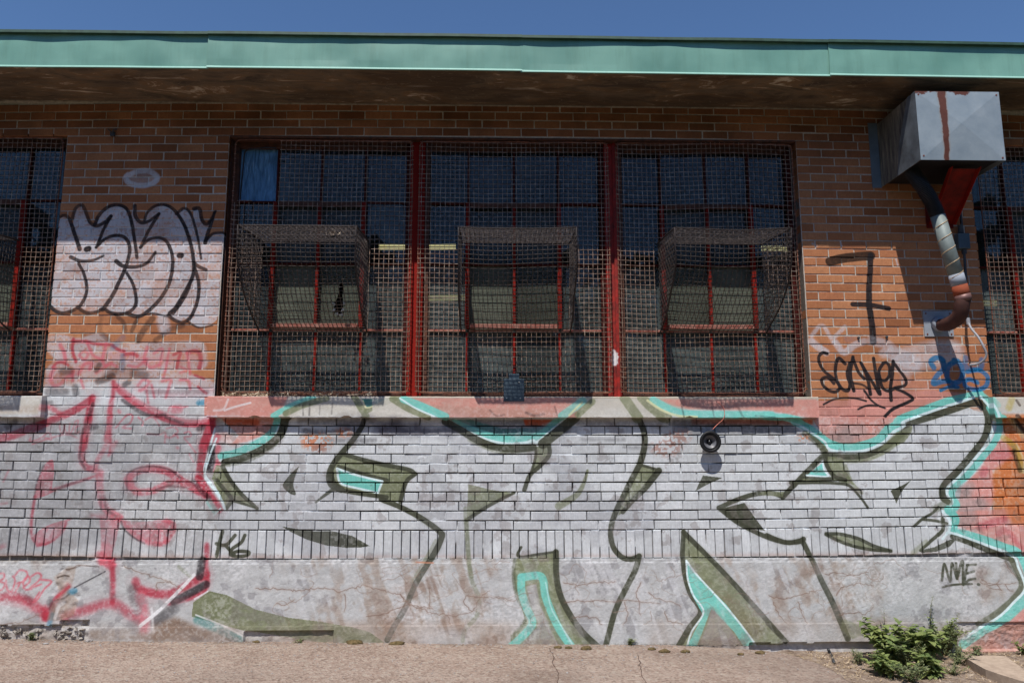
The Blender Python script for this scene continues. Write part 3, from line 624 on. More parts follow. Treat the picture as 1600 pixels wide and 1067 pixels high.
s X W 18 .6 6 .3 : 140,770 100,850 20,862
s X t 44 .9 4 .25 : 515,905 620,845 740,790 850,752
s X v 50 .85 6 .25 : 620,885 760,820 960,760
s X v 54 .85 5 .2 : 1190,744 1240,830 1290,910
s X v 44 .85 5 .2 : 1290,865 1400,812 1570,752
f X T 0 .9 3 .2 : 1250,762 1480,762 1300,840
s X c 12 .9 3 .2 : 1262,780 1300,838 1450,775
f Y e 0 1 3 .3 : -100,760 60,760 400,912 -100,912
f Y p 0 .95 6 .35 : 150,755 1600,755 1600,920 500,920
s Y m 70 .35 24 .5 : 400,860 900,880 1400,890
s Y v 55 .9 4 .2 : 70,765 200,845 360,912
s Y t 60 .92 4 .2 : 160,768 300,820 510,912
s Y w 15 .9 3 .1 : 130,760 260,842 415,910
f C e 0 1 4 .3 : 470,355 860,355 980,480 400,480
s C t 50 .8 5 .25 : 310,465 440,372
s C c 13 .85 3 .2 : 355,460 435,380
s C v 40 .85 5 .25 : 410,455 500,375
s C v 60 .85 5 .25 : 700,352 780,480
s C v 60 .85 5 .25 : 810,352 880,420 960,480
f C p 0 .95 6 .35 : 920,358 1900,358 1900,490 1600,430 1100,420 1000,395
s C t 46 .9 4 .25 : 880,365 980,420 1080,450 1300,456 1620,458
s C c 16 .85 3 .2 : 845,368 930,425 1030,462 1140,474
s D t 40 .9 4 .25 : -10,465 100,475 200,500
s B d 46 .5 22 .4 : 280,495 440,502 620,505
s B k 30 .35 18 .5 : 300,560 400,566 520,562
s B k 26 .3 14 .5 : 430,610 600,620 740,615
s B k 34 .3 16 .5 : 780,560 1050,565 1180,560
s C d 44 .4 20 .4 : 420,505 900,512 1160,510
s C k 20 .22 14 .5 : 440,610 700,612
s C k 24 .22 16 .5 : 700,660 860,660
s C k 24 .25 16 .5 : 1230,520 1500,530
s D q 60 .3 24 .5 : 900,720 1010,715
s X k 12 .4 8 .4 : 760,820 765,900
s X k 14 .4 8 .4 : 820,810 815,900
s X k 10 .35 8 .4 : 905,820 900,895
s X k 12 .3 8 .4 : 1010,800 1000,890
s Y k 16 .3 10 .4 : 880,860 930,905 1000,900
s Y k 20 .35 10 .4 : 1180,880 1260,905 1330,890
s Y k 14 .3 8 .4 : 1420,830 1440,900
s Z k 14 .35 8 .4 : 590,700 600,820
s Z k 14 .35 8 .4 : 340,700 350,820
s Z k 18 .3 10 .4 : 820,740 840,820
s Z k 14 .3 10 .4 : 960,800 1100,815
f S m 0 .6 10 .4 : 440,210 560,120 620,130 600,230 560,330 640,400 600,520 480,560 380,560 420,440 480,330
s S K 12 .7 6 .3 : 470,215 520,200 560,205
s S K 10 .6 6 .3 : 540,150 600,140 650,120
s S K 14 .5 8 .3 : 450,400 520,380 560,350
s S r 22 .7 8 .4 : 440,390 500,340 560,290
s S W 26 .6 8 .4 : 450,540 480,450 520,420
s S K 8 .6 4 .3 : 700,120 800,130
s S K 10 .5 6 .3 : 230,55 330,60
f 0 e 0 1 4 .3 : -200,618 66,618 66,648 -200,648
s 0 m 12 .4 6 .5 : -20,640 60,640
f V e 0 .8 8 .6 : 630,985 1000,985 1000,1080 650,1080
s V y 40 .5 16 .5 : 740,1000 720,1060
s V K 16 .6 6 .3 : 770,1010 790,1040
"""
CRK = """
F 0,475 120,475 250,492 330,485 430,470 530,495 600,470 680,455 780,485 900,510 960,580 1100,630 1250,650 1350,620 1400,530 1500,530 1599,545
F 690,650 780,640 880,600 950,575 1100,600
F 1080,470 1085,600
F 1200,650 1215,700
F 1350,620 1300,570 1310,520 1390,530 1460,490
F 550,510 560,560 550,620
F 900,510 940,560 920,590
F 130,570 180,580 240,545
G 320,440 420,455 500,440 640,430
G 330,560 450,560 520,550 640,560 720,545 800,560 920,570
G 380,660 450,650 520,655 560,700
G 800,440 770,500 790,560 800,640
G 850,500 900,540 1000,560 1050,590
G 950,620 970,680 1060,700
G 700,560 720,640 690,700
H 0,520 80,540 180,520 330,485
H 30,560 60,640 110,690
H 180,560 200,620 240,690
H 350,385 420,380 520,390 620,375
H 420,520 450,470 560,440 650,460
H 440,640 560,620 600,640 650,590
N 690,580 760,610 830,600 920,600 990,585
N 830,600 870,650 800,640 740,610
N 900,420 950,500 985,530
N 700,560 750,590 820,600 850,570
N 900,600 920,640 960,655
E 0,700 130,692 190,660 250,640
E 780,340 860,370 960,400 1050,430 1160,490
E 420,360 500,330 560,335
E 980,490 985,440 1080,440
"""
def run_art():
    for ln in ART.strip().splitlines():
        h, p = ln.split(':'); k, cr, co, w, al, so_, gr = h.split()
        ox, oy, sc = CROPS[cr]; P = [tuple(map(float, q.split(','))) for q in p.split()]
        U = [(ox+a/sc, oy+b/sc) for a, b in P]; kpx = .0048/PRES/sc      # photo pixel on the wall is about 4.8 mm
        if k in 's' or k == 'F':
            if k == 'F': U = U+[U[0]]
            U = smoothpts(U, 6)
        W = [towall(a, b) for a, b in U]
        col = PAL[co]; gr = float(gr)
        if k == 's':
            ws = [float(q)*kpx for q in w.split('-')]
            if co in 'rR' and cr in 'APQE':
                so_ = float(so_)*1.7+3; ws = [q*1.12 for q in ws]; stroke(W, col, ws[0]*1.9, ws[-1]*1.9, float(al)*.16, ws[0]*1.1, .6)
            if co in 'oOvt' and ws[0] > 5: stroke(W, col, ws[0]*1.3, ws[-1]*1.3, float(al)*.15, ws[0]*.6, .5)     # overspray
            stroke(W, col, ws[0], ws[-1], float(al), max(1.0, float(so_)*kpx), gr)
        else: fill(W, col, float(al), float(so_)*kpx, gr)
zrow = (np.arange(PH)*PRES+PZ0)[:, None]; xcol = (np.arange(PW)*PRES+PX0)[None]
def blend(mask, col):
    m = np.clip(mask, 0, 1)[..., None]; IMG[..., :3] = IMG[..., :3]*(1-m)+np.array(col, np.float32)/255*m
# worn patches of the concrete base, drips and grime
base = np.clip((.012-zrow)/.01, 0, 1)*np.ones_like(xcol)
IMG[..., 3] = base; IMG[..., :3] = np.array((170, 171, 172), np.float32)/255
run_art()
base = base*(1-.55*np.clip(np.abs(IMG[..., :3]-np.array((.667, .670, .675), np.float32)).max(2)*4, 0, 1))
blend(base*np.clip((N_BIG-.48)*4, 0, .55)*np.clip((N_MID-.38)*5, 0, 1), (150, 138, 128))
blend(base*np.clip((N_MID-.60)*8, 0, .45), (120, 118, 122))
def streaks(cx, cz, seed):
    g = np.random.RandomState(seed).rand(int(PH*PRES/cz)+3, int(PW*PRES/cx)+3).astype(np.float32); y = (np.arange(PH)*PRES/cz); 
    out = np.empty((PH, PW), np.float32); yi = y.astype(int); fy = y-yi
    for j in range(PH):      # leaning brush marks
        x = (np.arange(PW)*PRES+.35*j*PRES)/cx; xi = np.minimum(x.astype(int), g.shape[1]-2); fx = x-xi; r0, r1 = g[yi[j]], g[yi[j]+1]
        out[j] = (r0[xi]*(1-fx)+r0[xi+1]*fx)*(1-fy[j])+(r1[xi]*(1-fx)+r1[xi+1]*fx)*fy[j]
    return out
ST1, ST2 = streaks(.022, .16, 8), streaks(.05, .22, 9)
mid = np.clip((xcol-1.7)*1.5, 0, 1)*np.clip((6.6-xcol)*1.5, 0, 1)
blend(base*mid*np.clip((ST2*.35+ST1*.25+N_MID*.4-.5)*5, 0, .42)*np.clip((N_BIG-.38)*5, 0, 1), (142, 124, 112))
blend(base*mid*np.clip((.47-ST2*.5-ST1*.5)*6, 0, .55)*np.clip((N_MID-.3)*4, 0, 1), (190, 191, 194))
blend(base*np.clip((N_ROW-.55)*6, 0, .5)*np.clip((N_FIN-.3)*3, 0, 1), (190, 190, 192))
blend(base*np.clip((-.40-zrow)*9, 0, .55)*np.clip(N_BIG*2.4-.7, 0, 1), (140, 118, 102))
blend(base*np.clip((N_MID-.62)*8, 0, .25)*np.clip((N_BIG-.5)*8, 0, 1), (148, 122, 106))
low = np.clip((1.0-zrow)*20, 0, 1)*(1-base)
blend(low*np.clip((N_BIG-.52)*3, 0, .22), (120, 120, 128))
blend(low*np.clip((N_MID-.66)*8, 0, .3), (110, 100, 98))
blend(low*np.clip((1.9-xcol)*2, 0, 1)*np.clip((N_BIG-.47)*4, 0, .26)*np.clip((N_MID-.3)*4, 0, 1), (124, 123, 124))
blend(low*np.clip((N_ROW-.66)*9, 0, .22)*np.clip((N_FIN-.45)*5, 0, 1), (196, 196, 200))
for u, v, rr in ((494, 690, .08), (500, 700, .05), (537, 676, .05), (1060, 682, .07), (1040, 700, .08), (1255, 685, .04)):
    p = aty(u, v); d = np.hypot((xcol-p[0])/1.8, zrow-p[2]); blend(np.clip((rr-d)*30, 0, 1)*np.clip((N_FIN-.42)*8, 0, 1)*.8, (188, 112, 78) if v != 682 and v != 700 else (150, 118, 110))
for u, v in ((560, 672), (610, 665), (640, 670), (700, 672), (560, 660)):
    p = aty(u, v); d = np.hypot((xcol-p[0])/2.5, zrow-p[2]); blend(np.clip((.09-d)*14, 0, 1)*.55*np.clip(N_MID*2.2-.5, 0, 1), (66, 64, 76))
for ln in CRK.strip().splitlines():
    cr, *P = ln.split(); ox, oy, sc = CROPS[cr]; U = [(ox+float(q.split(',')[0])/sc, oy+float(q.split(',')[1])/sc) for q in P]
    W = [np.array(towall(*U[0]))]
    for a in U[1:]:
        b = towall(*a); a0 = W[-1]; n = max(2, int(np.hypot(*(b-a0))/5))
        for i in range(1, n+1): W.append(a0+(b-a0)*i/n+rg.randn(2)*(1.3 if i < n else 0))
    stroke(W, (146, 122, 108), 7, 5, .22, 6, .4); stroke(W, (112, 92, 82), 1.7, 1.0, .75, 1.0, .1)
cr_rng = np.random.RandomState(3)
for i in range(85):      # fine crazing of the render
    x = cr_rng.choice([cr_rng.uniform(1.9, 4.2), cr_rng.uniform(4.2, 6.3), cr_rng.uniform(1.9, 6.9)]); z = cr_rng.uniform(-.45, -.05)
    a = cr_rng.uniform(0, 6.28); W = [np.array([(x-PX0)/PRES, (z-PZ0)/PRES])]
    for k in range(cr_rng.randint(6, 26)):
        a += cr_rng.randn()*.55; W.append(W[-1]+np.array([math.cos(a)*1.4, math.sin(a)])*4.2)
    W = [q for q in W if q[1]*PRES+PZ0 < -.02]
    if len(W) > 2: stroke(W, (132, 112, 102), 1.5, 1.0, cr_rng.uniform(.3, .75), 1.2, .2)
IMG[..., :3] *= (1+(N_FIN-.5)*.10)[..., None]
IMG = np.clip(IMG, 0, 1)
pimg = bpy.data.images.new('wall_paint', PW, PH, alpha=True); pimg.alpha_mode = 'CHANNEL_PACKED'
pimg.pixels.foreach_set(IMG.ravel()); pimg.update()

from mathutils import noise as MN
# ------------------------------------------------------------------ wall materials
def paint_nodes(t):
    sp = t.n('ShaderNodeSeparateXYZ'); t.l(t.pos, sp.inputs[0])
    u = t.rng(sp.outputs[0], PX0, PX1); v = t.rng(sp.outputs[2], PZ0, PZ1)
    cb = t.n('ShaderNodeCombineXYZ'); t.l(u, cb.inputs[0]); t.l(v, cb.inputs[1])
    im = t.n('ShaderNodeTexImage'); im.image = pimg; im.extension = 'EXTEND'; t.l(cb.outputs[0], im.inputs[0])
    c = t.mix(1.0, im.outputs[0], (KK, KK, KK, 1), 'MULTIPLY')
    return c, im.outputs[1], sp
def wall_mat(name, under, rough=.9, bump=.35, bscale=260, fac=1.0, speck=True):
    t = NT(name); c, a, sp = paint_nodes(t)
    if under == 'brick':
        oi = t.n('ShaderNodeObjectInfo')
        u = t.ramp(oi.outputs['Random'], [(0, lin((146, 94, 64))), (.35, lin((168, 112, 78))), (.7, lin((180, 126, 90))), (1, lin((156, 102, 72)))])
        f = t.noise(38, 5, .7); u = t.mix(t.rng(f, .35, .7, 0, .45), u, lin((136, 82, 58)))
        f2 = t.noise(330, 2, .6); u = t.mix(t.rng(f2, .62, .72, 0, .75), u, lin((88, 58, 46)))
        # eave shade painted into the brick colour, deeper toward the top
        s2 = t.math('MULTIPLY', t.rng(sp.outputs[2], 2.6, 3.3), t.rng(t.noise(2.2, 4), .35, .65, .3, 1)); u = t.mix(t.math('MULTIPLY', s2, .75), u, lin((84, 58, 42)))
    elif under == 'mortar': u = t.mix(t.rng(t.noise(60, 4), .35, .65), lin((158, 150, 142)), lin((184, 175, 164)))
    else: u = lin(under)
    col = t.mix(a, u, c)
    def mul(c_, f_): 
        q = t.n('ShaderNodeVectorMath', operation='SCALE'); t.l(c_, q.inputs[0]); t.l(f_, q.inputs['Scale']); return q.outputs[0]
    col = mul(col, t.rng(t.noise(600, 2, .7), .45, .75, 1.03, .80)); col = mul(col, t.rng(t.noise(7, 5, .65), .3, .7, 1.05, .88))
    if under == 'brick': col = mul(col, t.rng(oi.outputs['Random'], 0, 1, .84, 1.05))
    if under == 'brick':        # combed face of the bricks
        sv = t.noise(240, 2, .6, t.scalev((1, 1, .05))); col = mul(col, t.rng(sv, .35, .65, .92, 1.05))
    if under == 'mortar':       # raked joints coloured darker with depth
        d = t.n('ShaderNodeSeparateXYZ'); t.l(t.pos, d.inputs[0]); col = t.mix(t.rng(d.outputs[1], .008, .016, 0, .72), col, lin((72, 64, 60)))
    if fac != 1: col = t.mix(1.0, col, (fac, fac, fac, 1), 'MULTIPLY')
    h = t.math('ADD', t.noise(bscale, 4, .7), t.math('MULTIPLY', t.noise(50, 3), .6))
    t.bump(h, bump, .004)
    return t.fin(col, rough, 0, .12)
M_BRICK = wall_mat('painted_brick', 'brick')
M_MORTAR = wall_mat('mortar', 'mortar', bump=.5)
M_CONC = wall_mat('painted_concrete', (150, 140, 130), bump=.5, bscale=160)
M_SILL = wall_mat('sill_concrete', (170, 162, 150), bump=.4, bscale=200)
def sill_top():
    t = NT('weathered_concrete'); f = t.noise(22, 5); c = t.ramp(f, [(.3, lin((120, 108, 98))), (.55, lin((158, 145, 132))), (.75, lin((182, 168, 152)))])
    t.bump(t.noise(150, 4), .5, .004); return t.fin(c, .9)
M_STONE = sill_top()
def rubble():
    t = NT('broken_concrete'); f = t.noise(28, 6, .7); c = t.ramp(f, [(.3, lin((110, 104, 98))), (.5, lin((146, 138, 130))), (.7, lin((172, 166, 160)))])
    t.bump(t.noise(70, 5), 1, .02); return t.fin(c, .95)
M_RUBBLE = rubble()
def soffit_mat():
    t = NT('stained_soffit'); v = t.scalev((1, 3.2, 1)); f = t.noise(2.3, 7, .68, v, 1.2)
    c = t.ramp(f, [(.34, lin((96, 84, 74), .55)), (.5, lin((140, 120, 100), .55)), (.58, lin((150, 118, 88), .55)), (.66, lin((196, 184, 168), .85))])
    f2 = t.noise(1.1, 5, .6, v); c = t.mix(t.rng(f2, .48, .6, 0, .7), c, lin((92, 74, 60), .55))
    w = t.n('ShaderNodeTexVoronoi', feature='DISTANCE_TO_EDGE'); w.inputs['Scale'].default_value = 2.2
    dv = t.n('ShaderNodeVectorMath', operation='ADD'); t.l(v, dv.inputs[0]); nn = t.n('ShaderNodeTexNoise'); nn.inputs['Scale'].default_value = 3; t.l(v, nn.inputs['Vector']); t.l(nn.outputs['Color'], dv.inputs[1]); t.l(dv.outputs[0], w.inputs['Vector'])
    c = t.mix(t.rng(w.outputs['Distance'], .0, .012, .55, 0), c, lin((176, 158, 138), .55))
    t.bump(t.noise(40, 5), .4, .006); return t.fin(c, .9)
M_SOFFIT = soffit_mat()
def green_mat():
    t = NT('green_sheet_metal'); f = t.noise(2.6, 3, .5); c = t.mix(t.rng(f, .35, .65), lin((112, 164, 150), .62), lin((130, 180, 164), .66))
    st = t.noise(9, 6, .75, t.scalev((1, 1, .10))); c = t.mix(t.rng(st, .48, .72, 0, .38), c, lin((90, 130, 112), .66))
    d = t.noise(160, 2); c = t.mix(t.rng(d, .70, .74, 0, .5), c, lin((70, 96, 84), .66))
    t.bump(t.noise(3.0, 2, .5, t.scalev((1, 1, .7))), .55, .03); return t.fin(c, .5, 0, .4)
M_GREEN = green_mat()
M_HEM = simple('green_hem', (150, 190, 176), .4, 0, .08, 30)
M_DKGREEN = simple('dark_green_edge', (48, 74, 62), .6, 0, .4, 20)
M_RED = simple('red_oxide_paint', (130, 27, 20), .7, 0, .3, 18, (116, 28, 20), .12, .2, 120)
M_MUNT_SHADE = simple('red_muntin_eave_shade', (74, 24, 20), .75, 0, .3, 18, (46, 24, 22), .1)  # eave shade painted in: darker copy of the red for the upper bars
def splash_mat():
    t = NT('red_paint_with_white_splash'); c = lin((150, 34, 26)); P = aty(958, 560, .07); d = t.n('ShaderNodeVectorMath', operation='DISTANCE'); mp = t.n('ShaderNodeMapping'); mp.inputs['Scale'].default_value = (1, 0, .42); t.l(t.pos, mp.inputs[0]); t.l(mp.outputs[0], d.inputs[0]); d.inputs[1].default_value = (P[0]+.01, 0, P[2]*.42)
    m = t.rng(t.math('ADD', d.outputs['Value'], t.math('MULTIPLY', t.noise(40, 4), .05)), .046, .056, 1, 0); f = t.rng(t.noise(18, 5), .35, .65)
    return t.fin(t.mix(m, t.mix(f, c, lin((98, 28, 24))), lin((196, 192, 194))), .65, 0, .35)
M_SPLASH = splash_mat()
M_RED_SHADE = simple('red_bracket_shade', (112, 24, 18), .6, 0, .4, 14, (74, 18, 16), .15, .2, 120)  # shade inside the bracket painted in as a darker red
M_REDB = simple('faded_red_paint', (126, 64, 54), .7, 0, .3, 30, (150, 108, 96), .15, .2, 120)
M_BROWNST = simple('brown_steel', (92, 56, 42), .7, 0, .35, 24, (56, 40, 34))
def rust_wire():
    t = NT('rusty_wire'); f = t.noise(30, 4); c = t.ramp(f, [(.3, lin((90, 66, 54))), (.5, lin((138, 112, 96))), (.7, lin((176, 156, 138)))])
    return t.fin(c, .5, .5, .4)
M_WIRE = rust_wire()
M_WIRED = simple('dark_rusty_wire', (92, 82, 76), .5, .4, .5, 60, (46, 40, 38))
M_ROD = simple('dark_basket_rod', (48, 40, 38), .6, .1, .4, 30, (34, 28, 28))
M_RIM = simple('rusty_rod', (134, 86, 66), .6, .15, .4, 22, (84, 52, 42))
def galv():
    t = NT('galvanised_sheet'); v = t.n('ShaderNodeTexVoronoi'); v.inputs['Scale'].default_value = 70; t.l(t.pos, v.inputs['Vector'])
    f = t.noise(6, 5, .65); c = t.ramp(f, [(.3, lin((136, 150, 160), .6)), (.55, lin((160, 172, 180), .6)), (.75, lin((178, 188, 194), .6))])
    c = t.mix(t.rng(v.outputs['Color'], 0, 1, 0, .12), c, lin((110, 124, 136)))
    t.bump(t.noise(90, 3), .12, .002); return t.fin(c, .55, .25, .4)
M_GALV = galv()
def galv_front(x0, x1, z0, z1):       # rust run down the face, rust creeping from the top edge
    t = NT('rust_streaked_galvanised'); sp = t.n('ShaderNodeSeparateXYZ'); t.l(t.pos, sp.inputs[0]); x, z = sp.outputs[0], sp.outputs[2]
    f = t.noise(6, 5, .65); c = t.ramp(f, [(.3, lin((146, 160, 170), .6)), (.55, lin((164, 176, 184), .6)), (.75, lin((180, 190, 196), .6))])
    v = t.n('ShaderNodeTexVoronoi'); v.inputs['Scale'].default_value = 80; t.l(t.pos, v.inputs['Vector']); c = t.mix(t.rng(v.outputs['Color'], 0, 1, 0, .12), c, lin((120, 134, 146)))
    wob = t.math('MULTIPLY', t.math('SUBTRACT', t.noise(14, 3), .5), .03)
    xs = x0+.31*(x1-x0)
    d = t.math('ABSOLUTE', t.math('SUBTRACT', t.math('ADD', x, wob), xs))
    w = t.rng(z, z0, z1, .012, .026)
    m = t.rng(t.math('SUBTRACT', d, w), 0, .006, 1, 0)
    edge = t.math('ADD', t.rng(z, z1-.05, z1, 0, 1), t.math('MULTIPLY', t.math('SUBTRACT', t.noise(9, 4), .62), 3.2)); m2 = t.math('MULTIPLY', t.rng(edge, .3, .5), t.rng(x, x0+.62*(x1-x0), x0+.7*(x1-x0), 1, 0))
    mm = t.math('MAXIMUM', m, m2)
    halo = t.rng(t.math('SUBTRACT', d, w), 0, .016, .5, 0); c = t.mix(halo, c, lin((176, 150, 120), .6))
    c = t.mix(mm, c, t.mix(t.noise(60, 4), lin((84, 46, 36), .75), lin((108, 62, 48), .75)))
    t.bump(t.noise(90, 3), .1, .002); return t.fin(c, .55, .2, .4)
def side_mat():
    t = NT('weathered_galvanised'); st = t.noise(30, 5, .7, t.scalev((1, 1, .12))); c = t.ramp(st, [(.35, lin((62, 62, 62))), (.55, lin((110, 106, 98))), (.75, lin((160, 150, 132)))])
    return t.fin(c, .6, .2, .4)
M_GSIDE = side_mat()
M_BLACK = simple('black_plastic', (34, 34, 38), .45, 0, .2, 40)
M_HOSE = simple('black_ribbed_hose', (52, 52, 56), .5, .2, .3, 40)
M_DUCT = simple('grey_spiral_duct', (116, 124, 122), .55, .1, .15, 12, (98, 106, 104))
M_SEAM = simple('brass_seam', (186, 160, 128), .5, .3, .2, 20)
M_RUST = simple('orange_rust', (116, 62, 40), .85, 0, .35, 26, (132, 62, 40), .3, .5, 120)
M_RUSTD = simple('dark_rust', (72, 46, 40), .8, .1, .35, 30, (58, 38, 36), .3, .5, 90)
M_PLATE = simple('pale_painted_plate', (134, 140, 150), .65, .0, .15, 14)
M_CABLE = simple('grey_cable', (140, 140, 146), .5, 0, .15, 30)
M_CONDUIT = simple('dark_conduit', (60, 62, 66), .5, .3, .2, 30)
M_EBOX = simple('slate_blue_box', (70, 84, 94), .45, .1, .25, 14, (58, 70, 80))
M_SCREW = simple('bright_screw', (200, 200, 200), .3, .6, .1, 40)
M_RSCREW = simple('rusty_screw', (110, 60, 46), .6, .1, .1, 40)
M_COPPER = simple('pink_copper_wire', (214, 130, 112), .4, .2, .1, 40)
M_CONE = simple('speaker_cone', (96, 96, 100), .42, .1, .15, 20, spec=.5)
M_RUBBER = simple('black_rubber', (26, 26, 28), .5, 0, .2, 20)
M_DOME = simple('glossy_black_dome', (22, 22, 24), .18, 0, .1, 20, spec=.6)
def glass(name, dust, dcol, tint=(.75, .8, .82), rough=.02):
    m = bpy.data.materials.new(name); m.use_nodes = True; t = m.node_tree; t.nodes.clear(); N = t.nodes.new; L = t.links.new
    o = N('ShaderNodeOutputMaterial'); tr = N('ShaderNodeBsdfTransparent'); tr.inputs[0].default_value = (*tint, 1)
    gl = N('ShaderNodeBsdfGlossy'); gl.inputs['Roughness'].default_value = rough; fr = N('ShaderNodeFresnel'); fr.inputs[0].default_value = 1.42
    mx = N('ShaderNodeMixShader'); L(fr.outputs[0], mx.inputs[0]); L(tr.outputs[0], mx.inputs[1]); L(gl.outputs[0], mx.inputs[2])
    df = N('ShaderNodeBsdfDiffuse'); ge = N('ShaderNodeNewGeometry'); no = N('ShaderNodeTexNoise'); no.inputs['Scale'].default_value = 5; no.inputs['Detail'].default_value = 7; no.inputs['Roughness'].default_value = .7; L(ge.outputs['Position'], no.inputs['Vector'])
    mr = N('ShaderNodeMapRange'); L(no.outputs['Fac'], mr.inputs[0]); mr.inputs[1].default_value = .3; mr.inputs[2].default_value = .72; mr.inputs[3].default_value = dust*.6; mr.inputs[4].default_value = min(1, dust*1.4)
    oi = N('ShaderNodeObjectInfo'); vr = N('ShaderNodeMapRange'); L(oi.outputs['Random'], vr.inputs[0]); vr.inputs[3].default_value = .55; vr.inputs[4].default_value = 1.3; mu = N('ShaderNodeMath'); mu.operation = 'MULTIPLY'; mu.use_clamp = True; L(mr.outputs[0], mu.inputs[0]); L(vr.outputs[0], mu.inputs[1])
    df.inputs[0].default_value = lin(dcol); m2 = N('ShaderNodeMixShader'); L(mu.outputs[0], m2.inputs[0]); L(mx.outputs[0], m2.inputs[1]); L(df.outputs[0], m2.inputs[2]); L(m2.outputs[0], o.inputs[0])
    return m
M_GLASS = glass('dusty_window_glass', .08, (98, 104, 104))
M_GLASSL = glass('dirty_lower_glass', .42, (100, 110, 110))
M_FROST = glass('frosted_wired_glass', .78, (84, 88, 78), rough=.2)
M_FROSTD = glass('dull_grey_glass', .6, (66, 74, 76), rough=.15)
def film():
    t = NT('wrinkled_film_sky_blue'); f = t.noise(9, 4, .6, t.scalev((3.2, 1, .5)), 1.5); c = t.ramp(f, [(.4, lin((62, 104, 142))), (.6, lin((92, 138, 180))), (.72, lin((134, 170, 204)))])
    t.bump(f, .8, .03); return t.fin(c, .3, 0, .6)
M_FILM = film()  # film with the sky's reflection painted into its blue
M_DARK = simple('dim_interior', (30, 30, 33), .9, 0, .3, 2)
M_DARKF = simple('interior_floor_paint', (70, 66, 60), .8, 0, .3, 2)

# ------------------------------------------------------------------ wall layout from image coordinates (courses bent to follow the lens barrel distortion)
KD, FD = -.0505, 1197.75
def warp(x, z):
    v = np.array([x, 0, z])-CAM; c, s = math.cos(YAW), math.sin(YAW); X = v[0]*c-v[1]*s; Y = v[0]*s+v[1]*c; Z = v[2]
    c, s = math.cos(PIT), math.sin(PIT); Y, Z = Y*c+Z*s, -Y*s+Z*c
    u, w = X/Y, Z/Y; q = 1+KD*(u*u+w*w)
    p = aty(800+FD*(u*math.cos(ROL)-w*math.sin(ROL))*q, 533.5-FD*(u*math.sin(ROL)+w*math.cos(ROL))*q); return p[0], p[2]
CH = .0677
def zc(n): return (50-n)*CH
XL1, XR0, XLL, XRR = 1.4361, 5.8615, .1518, 7.285      # jambs (before the lens bend): main opening and the neighbours
JL, JR, JLL, JRR = 1.440, 5.857, .188, 7.236            # jambs as built
ZW0, ZW1 = 1.155, 3.178
bld = tag(empty('brick_building', (3.6, 0, -.58)), 'long flat-roofed brick building with graffiti-covered wall and green metal eaves', 'building')

# base brick meshes, worn corners; shared by every brick of a kind
def brick_mesh(name, lx, lz, dy, seed):
    r = random.Random(seed); bm = bmesh.new(); bmesh.ops.create_cube(bm, size=1)
    for v in bm.verts: v.co = Vector((v.co.x*lx, (v.co.y+.5)*dy, v.co.z*lz))
    fe = [e for e in bm.edges if all(v.co.y < 1e-6 for v in e.verts)]
    bmesh.ops.bevel(bm, geom=fe, offset=.003, segments=1, affect='EDGES')
    for v in bm.verts: v.co += Vector((r.uniform(-1, 1)*.0011, 0, r.uniform(-1, 1)*.0009))
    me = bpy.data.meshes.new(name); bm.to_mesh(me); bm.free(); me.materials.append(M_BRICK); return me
BM = {}
for nm, lx, lz in (('stretcher', .1945, .0585), ('header', .0925, .0585), ('soldier', .0560, .1945)):
    for dp in (.045, .11):
        BM[nm, dp] = [brick_mesh('brick', lx, lz, dp, hash((nm, dp, k)) % 999 if False else int(lx*1e4+dp*100+k*7)) for k in range(4)]
nb = [0]
def lay(parent, kind, x0, x1, n0, n1, deep=False, jit=1.0, proud=0.0, zz=None):
    z1, z0 = (zc(n0), zc(n1)) if zz is None else zz
    cx, cz = (x0+x1)/2, (z0+z1)/2; px, pz = warp(cx, cz)
    ax, az = warp(x0, cz); bx, bz = warp(x1, cz); tx, tz = warp(cx, z1); ux, uz = warp(cx, z0)
    lx = (bx-ax)-(.0088 if n1 <= 33 else .0062); lz = (tz-uz)-.0086
    bl = {'stretcher': (.1945, .0585), 'header': (.0925, .0585), 'soldier': (.0560, .1945)}[kind]
    o = bpy.data.objects.new('brick', rnd.choice(BM[kind, .11 if deep else .045])); COL.objects.link(o)
    o.parent = parent; o.matrix_parent_inverse = Matrix.Translation(-Vector(parent.location))
    o.location = (px+rnd.gauss(0, .0008)*jit, rnd.gauss(0, .0012)*jit-proud, pz+rnd.gauss(0, .0006)*jit)
    o.rotation_euler = (rnd.gauss(0, .008)*jit, rnd.gauss(0, .0022)*jit+math.atan2(-(bz-az), bx-ax), rnd.gauss(0, .004)*jit)
    o.scale = (lx/bl[0]*(1+rnd.gauss(0, .003)), 1, lz/bl[1]*(1+rnd.gauss(0, .008)))
    nb[0] += 1; return o
SL, HL, SO = .2032, .1016, .0645
def course(parent, row, xa, xb, phase, kind='stretcher', deepL=False, deepR=False, jit=1.0):
    L = SL if kind == 'stretcher' else HL; k = math.floor((xa-phase)/L); x = phase+k*L
    while x < xb-1e-4:
        a, b = max(x, xa), min(x+L, xb)
        if b-a > .018:
            kk = kind if (b-a) > .13 else 'header'
            lay(parent, kk, a, b, row, row+1, deep=(deepL and abs(a-xa) < 1e-4) or (deepR and abs(b-xb) < 1e-4), jit=jit)
        x += L
def join_stuff(name, parent, objs, label):
    # pieces past the limit: one joined part
    vs, fs = [], []
    for o in objs:
        M = Matrix.LocRotScale(o.location, o.rotation_euler, o.scale); n = len(vs)
        vs += [tuple(M @ v.co) for v in o.data.vertices]; fs += [tuple(i+n for i in p.vertices) for p in o.data.polygons]; bpy.data.objects.remove(o)
    me = bpy.data.meshes.new(name); me.from_pydata(vs, [], fs); me.materials.append(M_BRICK_J)
    return tag(link(name, me, parent), kind='stuff')
